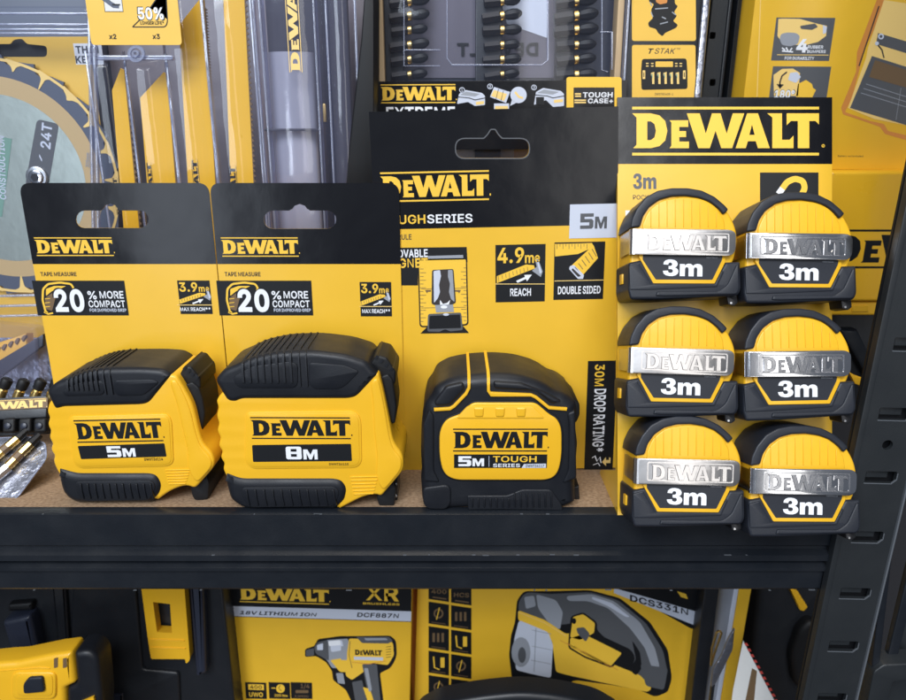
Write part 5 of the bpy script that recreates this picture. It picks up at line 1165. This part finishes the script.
q=ug.P(rnd([(-50,318),(33,326),(38,332),(40,384),(-50,388)],3),.004); mb.loft([(q,-.006),(inset(q,.001),.003),(inset(q,.002),.004)],'clear_violet',cap0=False)
o=mb.build('clear_pack',fr=ug); tag(o,'clear pack edge with dark diagonal strip at far left above the bits','clear pack')
# long bits lying on foil card at the front left corner
vf=Fr((ptZ(20,500,.0005).x,.018,.0015),lean=50,roll=0)
mb=MB(vf); q=vf.P(rnd([(-60,440),(30,436),(46,443),(47,458),(18,497,8),(4,510,8),(-60,520)],4,5)); mb.prism(q,-.0008,-.0003,'foil')
mb.flat([vf.P(rnd([(-60,440),(30,436),(46,443),(47,458),(18,497,8),(4,510,8),(-60,520)],4,5)),inset(q,.0007)],.0001,'clear_edge')
o=mb.build('foil_card',fr=vf); tag(o,'crinkled silver foil pack with clear rim lying at the front left corner','foil pack')
def hexrod(fr_,a,b,r0,r1,mt,mb,h=.003):
    A=Vector((*fr_.uv(*a,h),h)); B=Vector((*fr_.uv(*b,h),h)); d=(B-A).normalized(); n=Vector((-d.y,d.x,0)); z=Vector((0,0,1)); vs=[]
    for p,r in ((A,r0),(B,r1)):
        for k in range(8): t=2*math.pi*k/8; vs.append(p+n*(r*math.cos(t))+z*(r*math.sin(t)))
    mb.add(vs,[(k,(k+1)%8,8+(k+1)%8,8+k) for k in range(8)]+[tuple(range(8)),tuple(range(15,7,-1))],mt)
for (sh,nm,dy,dx) in ((0,'rear',0,0),(1,'front',9,13)):
    o=thing('long_bit',vf,'long gold and grey hex bit on foil at front left, the %s one'%nm,'driver bit','two long hex bits on the foil pack')
    m=MB(vf); hexrod(vf,(-6+dx,458+dy),(18+dx,438+dy*.6),.0026,.0026,'gold_metal',m); m.build('shaft',o)
    m=MB(vf); hexrod(vf,(-60+dx,502+dy),(-5+dx,457.5+dy),.0034,.0034,'steel',m); m.build('hex_shank',o)
    m=MB(vf); hexrod(vf,(17.5+dx,438.5+dy*.6),(27+dx,430+dy*.5),.0028,.0020,'rubber_dark',m); m.build('tip',o)
    m=MB(vf); hexrod(vf,(2+dx,451.5+dy*.85),(8+dx,446.6+dy*.75),.00275,.00275,'brown_ink',m); m.build('colour_band',o)

# ================================================================== LOWER SHELF
LZ=-.50
def lower(px,py,Y,**k):
    p=ptY(px,py,Y); return Fr((p.x,Y,LZ),**k)
# impact driver carton
df=lower(325,640,.16,roll=-2.0)
db=thing('cardboard_box',df,'yellow and black carton with impact driver picture under the shelf','box')
mb=MB(df); u0=df.uv(232,640)[0]; u1=df.uv(411,640)[0]; vt_=df.uv(320,540)[1]; mb.prism(rc(u0,0,u1,vt_),-.09,0,'yellow_print',.0005,2); mb.build('carton',db)
mb=MB(df); vh=df.uv(320,614.5)[1]; mb.flat(rc(u0+.0003,vh,u1-.0003,vt_-.0005),E,'black_ink'); v2=df.uv(320,608.5)[1]; v3=df.uv(320,618.5)[1]
mb.flat(rc(u0+.0003,v3,u1-.0003,v2),2*E,'silver_ink'); mb.flat(rc(u0+.0003,v3-.0006,u1-.0003,v3),2*E,'black_ink'); mb.build('header',db)
mb=MB(df); mb.logo((238.5,585,329,604.6),2*E,'yellow_ink'); mb.build('logo',db)
mb=MB(df); mb.text('XR',(366,586,399,601.5),2*E,'yellow_ink',.06); mb.text('BRUSHLESS',(363,602.3,399.5,605.4),2*E,'yellow_ink',.03)
mb.text('18V LITHIUM ION',(239.5,610.6,317,616.6),3*E,'black_ink',.05,shear=.2); mb.text('DCF887N',(357,612.4,399,618.2),3*E,'black_ink',.05,shear=.1); mb.build('lettering',db)
mb=MB(df)
for i,x in enumerate((245,268.5,290.5)):
    mb.flat(rc(*df.box(x,682,x+22,699,E)),E,'black_ink')
    if i==0: mb.flat(rc(*df.box(x+3,684,x+19,690,2*E)),2*E,'yellow_ink'); mb.text('400',(x+5,685,x+17,689),3*E,'black_ink',.03); mb.text('UWO',(x+4,692,x+18,697),2*E,'yellow_ink',.03)
    if i==1: mb.flat(df.P(circ(x+12,688.5,4.4,14),2*E),2*E,'yellow_ink'); mb.line(df.P([(x+3,688),(x+7,688)],2*E),.0009,2*E,'yellow_ink'); mb.line(df.P([(x+12,685),(x+10,688),(x+13,691)],3*E),.0005,3*E,'black_ink'); mb.text('205 Nm',(x+6,694,x+19,697),2*E,'yellow_ink',.02)
    if i==2: mb.text('1/4',(x+10,683.5,x+19,689),2*E,'brown_ink',.02); mb.flat(df.P(rrc(x+5,690,x+18,693,1),2*E),2*E,'brown_ink'); mb.text('3 SPEED',(x+4,695,x+18,697.4),2*E,'brown_ink',.02)
mb.build('feature_squares',db)
mb=MB(df)
def shp(mb,fr_,pts,h,mt,r=2): mb.flat(fr_.P(rnd(pts,r,3),h),h,mt)
shp(mb,df,[(305,649),(314,646,1),(318,639),(340,636),(354,636),(390,635.5),(396,640,4),(397,656,5),(391,668,5),(380,673),(384,705),(353,705),(346,690),(333,680),(332,671),(326,662),(316,656),(305,657)],2*E,'black_ink')
shp(mb,df,[(319,643),(327,640),(348,638.5),(352,668),(332,668),(327,660),(320,655)],3*E,'grey_ink')
shp(mb,df,[(330,641),(342,640),(344,650),(331,652)],3.5*E,'silver_ink')
shp(mb,df,[(330,660),(350,657),(352,672),(340,672)],4.5*E,'yellow_ink',2)
shp(mb,df,[(314,647),(318,642),(328,640),(329,661),(322,657),(316,654)],4*E,'grey_dark_ink')
shp(mb,df,[(306,650),(314,648),(314,655.5),(306,656)],3*E,'grey_dark_ink',1)
shp(mb,df,[(349,638.5),(388,639),(393,643),(394,655),(388,665),(372,663),(366,670),(352,680),(346,676),(345,668)],4*E,'yellow_ink')
shp(mb,df,[(356,636.8),(389,636.8),(393,641),(388,643.5),(362,643)],5*E,'grey_dark_ink',1)
shp(mb,df,[(341,646),(347,646),(347,660),(341,660)],5*E,'grey_ink',1)
mb.flat(rc(*df.box(354,656.5,383,660.5,5*E)),5*E,'silver_ink'); mb.logo((354.5,649.5,382,655.6),5*E,'black_ink',lines=False)
for k in range(5): mb.line(df.P([(386,647+k*2.6),(391,646.4+k*2.6)],5*E),.0005,5*E,'black_ink')
shp(mb,df,[(362,664),(377,664),(378,676),(381,705),(371,705),(366,684)],5*E,'grey_dark_ink'); shp(mb,df,[(336,673),(343,673),(345,684),(338,683)],4*E,'grey_ink',1)
shp(mb,df,[(352,682),(362,680),(368,705),(356,705)],4*E,'grey_dark_ink',1); shp(mb,df,[(363,687),(370,689),(375,705),(369,705)],6*E,'yellow_ink',1)
shp(mb,df,[(364,638),(386,638),(388,640),(366,640.5)],7*E,'grey_ink',1); shp(mb,df,[(328,641),(340,640),(341,645),(329,646)],7*E,'white_ink',1)
shp(mb,df,[(364,668),(368,668),(372,690),(369,692)],7*E,'grey_ink',1); shp(mb,df,[(317,645),(323,643),(323,650),(317,650)],7*E,'silver_ink',1)
mb.line(df.P([(352,662),(368,664),(386,661)],6*E),.0005,6*E,'orange_ink'); mb.line(df.P([(350,641),(349,655),(352,668)],6*E),.0005,6*E,'brown_ink')
mb.build('driver_picture',db)
# jigsaw carton
jf=lower(560,640,.175,roll=-2.2)
jb=thing('cardboard_box',jf,'yellow carton with jigsaw picture and column of black icons under the shelf','box')
mb=MB(jf); u0=jf.uv(416,640)[0]; u1=jf.uv(700,640)[0]; vt_=jf.uv(560,540)[1]; mb.prism(rc(u0,0,u1,vt_),-.08,0,'yellow_print',.0005,2); mb.build('carton',jb)
mb=MB(jf); mb.flat(jf.P([(600,560),(702,560),(700,631),(690,628),(645,603),(618,592)],E),E,'black_ink') ; mb.flat(jf.P([(614,588),(650,598),(701,613),(699,627),(648,606.5),(614,593)],2*E),2*E,'silver_ink')
vs,fs=textgeo('DCS331N',.04); a=Vector(jf.uv(630,601,3*E)); b=Vector(jf.uv(688,615.5,3*E)); d=b-a; up=Vector(jf.uv(630,594.5,3*E))-a
mb.add([(*(a+d*x+up*y),3*E+z) for x,y,z in vs],fs,'black_ink'); mb.flat(jf.P([(677,591),(686,594),(688,599),(681,597)],3*E),3*E,'yellow_ink'); mb.build('header',jb)
mb=MB(jf)
for r_ in range(6):
    for c_ in range(2):
        x=428.5+c_*22.5; y=591+r_*24.5+c_*3.5-14
        mb.flat(jf.P([(x,y),(x+20.5,y+3),(x+20.5,y+25),(x,y+22)],E),E,'black_ink')
        cx,cy=x+10,y+12
        if r_==0: mb.text('400' if c_==0 else 'HCS',(x+3,y+12,x+18,y+17),2*E,'brown_ink',.03); mb.line(jf.P([(x+4,y+20),(x+18,y+22)],2*E),.0012,2*E,'brown_ink')
        elif (r_+c_)%3==0: mb.line(jf.P([(cx-5,cy-6),(cx-4,cy+5),(cx+1,cy+7)],2*E),.0012,2*E,'yellow_ink'); mb.flat(jf.P(rc(cx+2,cy-5,cx+6,cy+5),2*E),2*E,'yellow_ink')
        elif (r_+c_)%3==1: mb.flat([jf.P(circ(cx,cy,5,14),2*E),jf.P(circ(cx,cy,3.4,14),2*E)],2*E,'brown_ink'); mb.line(jf.P([(cx+1,cy-6),(cx-2,cy+6)],3*E),.0008,3*E,'yellow_ink')
        else: 
            for k in range(3): mb.flat(jf.P(rc(cx-6+k*4.5,cy-5,cx-3.6+k*4.5,cy+4),2*E),2*E,'brown_ink')
        if r_: mb.line(jf.P([(x+3,y+20.5),(x+17,y+22.5)],2*E),.0006,2*E,'brown_ink')
mb.build('icon_column',jb)
mb=MB(jf)
shp(mb,jf,[(517,600),(524,591),(552,591),(590,590),(620,598),(650,622),(668,650),(672,678),(668,692),(655,697),(640,690),(612,685),(575,680),(555,690),(512,680),(509,655),(511,635),(515,622)],2*E,'black_ink',4)
shp(mb,jf,[(519,600),(526,592),(550,594),(590,592),(618,600),(646,623),(663,650),(668,674),(655,686),(640,680),(628,668),(636,660),(632,650),(600,635),(592,620),(560,625),(535,622),(518,612)],3*E,'grey_dark_ink',5)
shp(mb,jf,[(536,594),(556,600),(563,612),(560,630),(548,622),(538,608)],4*E,'grey_ink',3)
shp(mb,jf,[(518,610),(545,620),(566,634),(575,632),(590,655),(640,675),(652,688),(648,692),(610,684),(572,676),(556,672),(552,640),(518,620)],4*E,'yellow_ink',3)
shp(mb,jf,[(519,620),(548,632),(553,645),(551,678),(532,674),(516,670),(514,640)],5*E,'silver_ink',3); shp(mb,jf,circ(521,652,9.5,18,15),6*E,'grey_ink',0); shp(mb,jf,circ(522,655,4,14,8),7*E,'grey_dark_ink',0)
for a,b in (((532,630),(551,634)),((532,646),(552,650)),((531,660),(551,664)),((536,628),(534,672))): mb.line(jf.P([a,b],7*E),.0006,7*E,'grey_ink')
shp(mb,jf,[(569,632),(571,616),(583,612),(597,622),(597,630),(623,655),(612,668),(585,658),(568,648)],5*E,'black_ink',3); shp(mb,jf,[(571,632),(573,617),(583,614),(595,623),(594,633),(580,640),(570,637)],6*E,'yellow_ink',2)
shp(mb,jf,[(570,638),(584,634),(622,653),(611,666),(585,656),(570,647)],6*E,'yellow_ink',2); shp(mb,jf,[(576,628),(584,627),(590,634),(586,642),(578,634)],7*E,'grey_dark_ink',2); mb.flat(jf.P(circ(574,621,2.3,12,3),7*E),7*E,'black_ink')
shp(mb,jf,[(640,664),(668,668),(664,690),(646,686)],7*E,'grey_dark_ink',3)
shp(mb,jf,[(566,596),(592,594),(614,601),(640,622),(655,648),(660,668),(652,668),(645,648),(630,628),(608,608),(588,601),(568,601)],4*E,'grey_ink',4)
shp(mb,jf,[(592,596.5),(612,603),(630,617),(626,617),(608,606),(592,599)],5*E,'silver_ink',2); shp(mb,jf,[(524,597),(534,595.5),(536,606),(526,609)],5*E,'grey_ink',2)
shp(mb,jf,[(632,640),(640,652),(642,668),(636,676),(628,668),(636,660)],5*E,'black_ink',3)
for k in range(3): mb.line(jf.P([(560+k*7,640+k*3),(600+k*9,662+k*4)],6*E),.0005,6*E,'orange_ink')
mb.line(jf.P([(518,612),(545,623),(566,636)],6*E),.0006,6*E,'yellow_pale')
mb.build('jigsaw_picture',jb)
# brown edge carton behind
ef2=lower(425,640,.19); mb=MB(ef2); mb.prism(rc(ef2.uv(411,640)[0],0,ef2.uv(424,640)[0],.42),-.08,0,'orange_ink',.0006)
o=mb.build('carton_edge',fr=ef2); tag(o,'narrow brown carton edge between the two yellow cartons under the shelf','carton')
# black dome in front at the bottom
hf=Fr((ptY(520,690,.10).x,.10,LZ)); mb=MB(hf)
hp=rnd([(400,760),(418,700),(440,688,8),(480,681,15),(520,677,15),(560,680,15),(600,689,10),(622,702,5),(640,760)],8,6)
hp=[(x,y+17) for x,y in hp]; mb.prism(hf.P(hp),-.022,0,'case_black',.004,4,back=.003); mb.prism(hf.P(rnd([(425,729),(450,712),(520,703),(590,713),(612,729)],8,6),.0),-.01,.002,'rubber_dark',.0015,3)
mb.prism(rc(hf.uv(440,750)[0],0,hf.uv(600,750)[0],hf.uv(520,758)[1]),-.05,-.004,'case_black'); o=mb.build('tool_bag',fr=hf); tag(o,'rounded black case top in front of the jigsaw carton at bottom centre','case')
# right of jigsaw carton
wf=lower(735,650,.16,roll=-1.5)
mb=MB(wf); mb.prism(rc(wf.uv(729,650)[0],0,wf.uv(741,650)[0],.42),-.05,0,'yellow_print',.0006); mb.prism(rc(wf.uv(724,650)[0],0,wf.uv(728.6,650)[0],.42),-.05,.0,'silver_ink',.0004)
o=mb.build('carton_spine',fr=wf); tag(o,'tall narrow yellow carton with pale edge right of the jigsaw carton','carton')
xf=lower(712,650,.13); mb=MB(xf); mb.prism(rc(xf.uv(713,650)[0],0,xf.uv(728,650)[0],.45),-.045,-.03,'case_black',.001); o=mb.build('black_case',fr=xf); tag(o,'black upright case between jigsaw carton and narrow yellow carton','case')
sf=Fr((ptY(722,660,.12).x,.12,LZ)); mb=MB(sf)
mb.prism(sf.P(rnd([(735,628),(733,650),(724,668),(716,684),(711,688),(713,670),(722,655),(728,640)],2)),-.002,0,'foil',.0008); mb.line(sf.P(rnd([(717,632),(712,648),(711,666),(714,655),(722,632),(719,631)],2,4)),.0010,.001,'gold_metal',h0=-.001,bev=.0003)
mb.box3((sf.uv(713,690)[0],0,-.006),(sf.uv(716,690)[0],sf.uv(713,684)[1],-.003),'case_black'); o=mb.build('cable_tie',fr=sf); tag(o,'crumpled clear strap on the narrow yellow carton below the shelf','strap')
rf_=Fr((ptY(745,680,.115).x,.115,LZ),yaw=-25)
mb=MB(rf_); q=rf_.P([(743,641),(775,702),(790,730),(728,730),(733,690)]); mb.prism(q,-.001,0,'paper_white')
for k in range(11):
    t=k/11; x=744+33*t; y=643+62*t; mb.flat(rf_.P([(x,y),(x+3,y-.2),(x+4.6,y+2.6),(x+1.6,y+2.9)],E),E,'red_ink')
mb.flat(rf_.P([(752,668),(757,671),(753,712),(743,712)],E),E,'brown_ink'); mb.box3((rf_.uv(740,729)[0],0,-.004),(rf_.uv(775,729)[0],rf_.uv(740,728)[1],-.001),'case_black')
o=mb.build('leaflet',fr=rf_); tag(o,'white leaflet with red chequered border at lower right','leaflet')
zf=Fr((ptY(790,640,.20).x,.20,LZ)); mb=MB(zf); mb.prism(zf.P(rnd([(762,560),(850,560),(850,790),(770,790),(752,660)],6)),-.06,0,'case_black',.006,3)
mb.prism(zf.P(rnd([(795,622),(808,612),(830,640),(820,690),(790,680),(786,650)],8,5)),-.01,.010,'rubber_dark',.005,4)
mb.box3((zf.uv(775,780)[0],0,-.05),(zf.uv(840,780)[0],zf.uv(800,788)[1],-.002),'case_black'); zz=thing('power_tool',zf,'dark tool body with yellow flash hanging in shade left of the slotted post','power tool'); mb.build('housing',zz)
mb=MB(zf); mb.prism(zf.P(rnd([(787,585),(797,590),(807,606),(803,610),(799,609)],1),.001),-.002,.003,'yellow_plastic',.0008); mb.build('flash',zz)
# left lower: black tool boxes with yellow latch
kf=lower(110,640,.14,roll=.0)
kb=thing('tool_box',kf,'black toolbox with yellow latch in shade beneath the shelf','toolbox')
mb=MB(kf); a=kf.uv(-60,640)[0]; b=kf.uv(228,640)[0]; mb.prism(rc(a,0,b,.46),-.16,0,'case_black',.003,3)
mb.prism(kf.P(rnd([(52,560),(66,560),(72,650),(60,650)],1)),-.001,.004,'case_black',.002); mb.prism(kf.P(rnd([(192,560),(206,560),(210,665),(200,668)],2)),-.001,.010,'case_navy',.003)
mb.prism(kf.P(rnd([(100,690),(125,690),(125,740),(100,740)],1)),-.001,.004,'case_navy',.002)
mb.prism(kf.P(rnd([(75,560),(135,560),(144,667),(180,670),(182,720),(70,720)],4)),-.001,.003,'case_black',.002); mb.build('shell',kb)
mb=MB(kf); mb.prism(kf.P(rnd([(10,612),(38,606),(48,650),(22,654)],4)),-.001,.012,'case_navy',.004,4); mb.prism(kf.P(rnd([(12,600),(36,598),(36,606),(12,607)],2)),-.001,.006,'rubber_dark',.002); mb.build('carry_handle',kb)
mb=MB(kf); L0=rnd([(139,570,2),(183,570,2),(190,660,3),(186,664,2),(185,659,1),(151,659,2),(148,640,1)],2)
hole=[(153,602),(170,604),(172,633),(157,632)]
mb.slab([kf.P(L0,.010),kf.P(hole,.010)],.002,.010,'yellow_plastic')
mb.line(kf.P([(150,648),(185,649)],.011),.0007,.011,'yellow_plastic',h0=.009,bev=.0002); mb.line(kf.P([(149,640),(184,641)],.011),.0007,.011,'yellow_plastic',h0=.009,bev=.0002)
mb.build('latch',kb,label='yellow latch with dark rectangular slot')
# yellow tool, bottom left
tf2=Fr((ptY(40,680,.075).x,.075,LZ),roll=2)
yt=thing('power_tool',tf2,'yellow cordless tool body with black rubber end at bottom left','power tool')
mb=MB(tf2)
mb.prism(tf2.P(rnd([(-60,670,4),(0,664,4),(16,663,3),(52,655.5,3),(71,653,4),(75.5,684,3),(65,689,2),(66,730),(-60,730)],3)),-.020,0,'yellow_plastic',.0040,5,back=.003)
q=tf2.P(rrc(13,671,57,698,7)); mb.prism(q,-.002,.0016,'yellow_plastic',.0012,3); mb.prism(tf2.P(rrc(17,674,53,696,6),.0016),-.001,.0021,'yellow_plastic',.0004,2)
mb.line(tf2.P([(-40,674),(40,667),(50,668)],0),.0006,.0006,'yellow_plastic',h0=-.001,bev=.0002); mb.build('housing',yt)
mb=MB(tf2); mb.prism(tf2.P(rnd([(24.5,682,3),(30,676,2),(44,675,3),(46,690,3),(25,692,3)],3),.002),.0,.0044,'rubber_slate',.0012,3); mb.build('button',yt)
mb=MB(tf2)
for x in (54,63): mb.prism(tf2.P(rnd([(x,658.4),(x+4,657.6),(x+4,667),(x,668)],.6)),-.001,.0002,'brown_ink')
mb.build('vent',yt)
mb=MB(tf2); mb.prism(tf2.P(rnd([(73,653,4),(88,651,9),(98,659,8),(102,700),(102,740),(67,740),(66,689),(76,684)],4,5),-.001),-.020,-.001,'rubber',.004,4)
mb.prism(rc(tf2.uv(0,729)[0],0,tf2.uv(60,729)[0],tf2.uv(20,727)[1]),-.04,-.004,'rubber'); mb.prism(tf2.P([(80,702),(94,696),(97,712),(80,712)],.0),-.002,.001,'yellow_plastic'); mb.build('rubber_end',yt)

# ================================================================== CAMERA, LIGHT, WORLD
cam=bpy.data.cameras.new('camera'); co=bpy.data.objects.new('camera',cam); COL.objects.link(co)
cam.sensor_width=36; cam.sensor_fit='HORIZONTAL'; cam.lens=FPX/906*36; cam.clip_start=.01; cam.clip_end=50
co.location=CAM; co.rotation_euler=(math.pi/2-TH,0,0); S.camera=co
cam.dof.use_dof=True; cam.dof.focus_distance=.345; cam.dof.aperture_fstop=19
def area_l(name, loc, target, sx, sy, power, col):
    l=bpy.data.lights.new(name,'AREA'); l.shape='RECTANGLE'; l.size=sx; l.size_y=sy; l.energy=power; l.color=col
    o=bpy.data.objects.new(name,l); COL.objects.link(o); o.location=loc
    d=(Vector(target)-Vector(loc)); o.rotation_euler=d.to_track_quat('-Z','Y').to_euler(); return o
area_l('door_light',(-1.3,-2.6,1.6),(-.5,0,.3),1.3,1.6,50,(.78,.88,1.0))
area_l('driveway_light',(-1.14,-2.6,-.08),(-1.0,0,0),.34,.85,6,(.80,.88,1.0))
area_l('door_light_right',(.82,-2.6,.68),(.7,0,.6),.72,1.95,12,(1.0,.98,.95))
area_l('high_fill_light',(-.4,-2.1,2.2),(0,.05,0),2.6,1.1,88,(.97,.98,1.0))  # broad lamp added high behind the camera to fill in light
area_l('ceiling_light',(.1,.0,2.0),(0,.06,0),1.4,.5,12,(1.0,.92,.80))
w=bpy.data.worlds.new('World'); S.world=w; w.use_nodes=True; bg=w.node_tree.nodes['Background']
bg.inputs[0].default_value=(.62,.70,.85,1); bg.inputs[1].default_value=.16
S.render.engine='CYCLES'
S.cycles.transparent_max_bounces=24; S.cycles.max_bounces=8; S.cycles.caustics_reflective=False; S.cycles.caustics_refractive=False
S.view_settings.view_transform='Standard'; S.view_settings.look='None'; S.view_settings.exposure=.03; S.view_settings.gamma=1
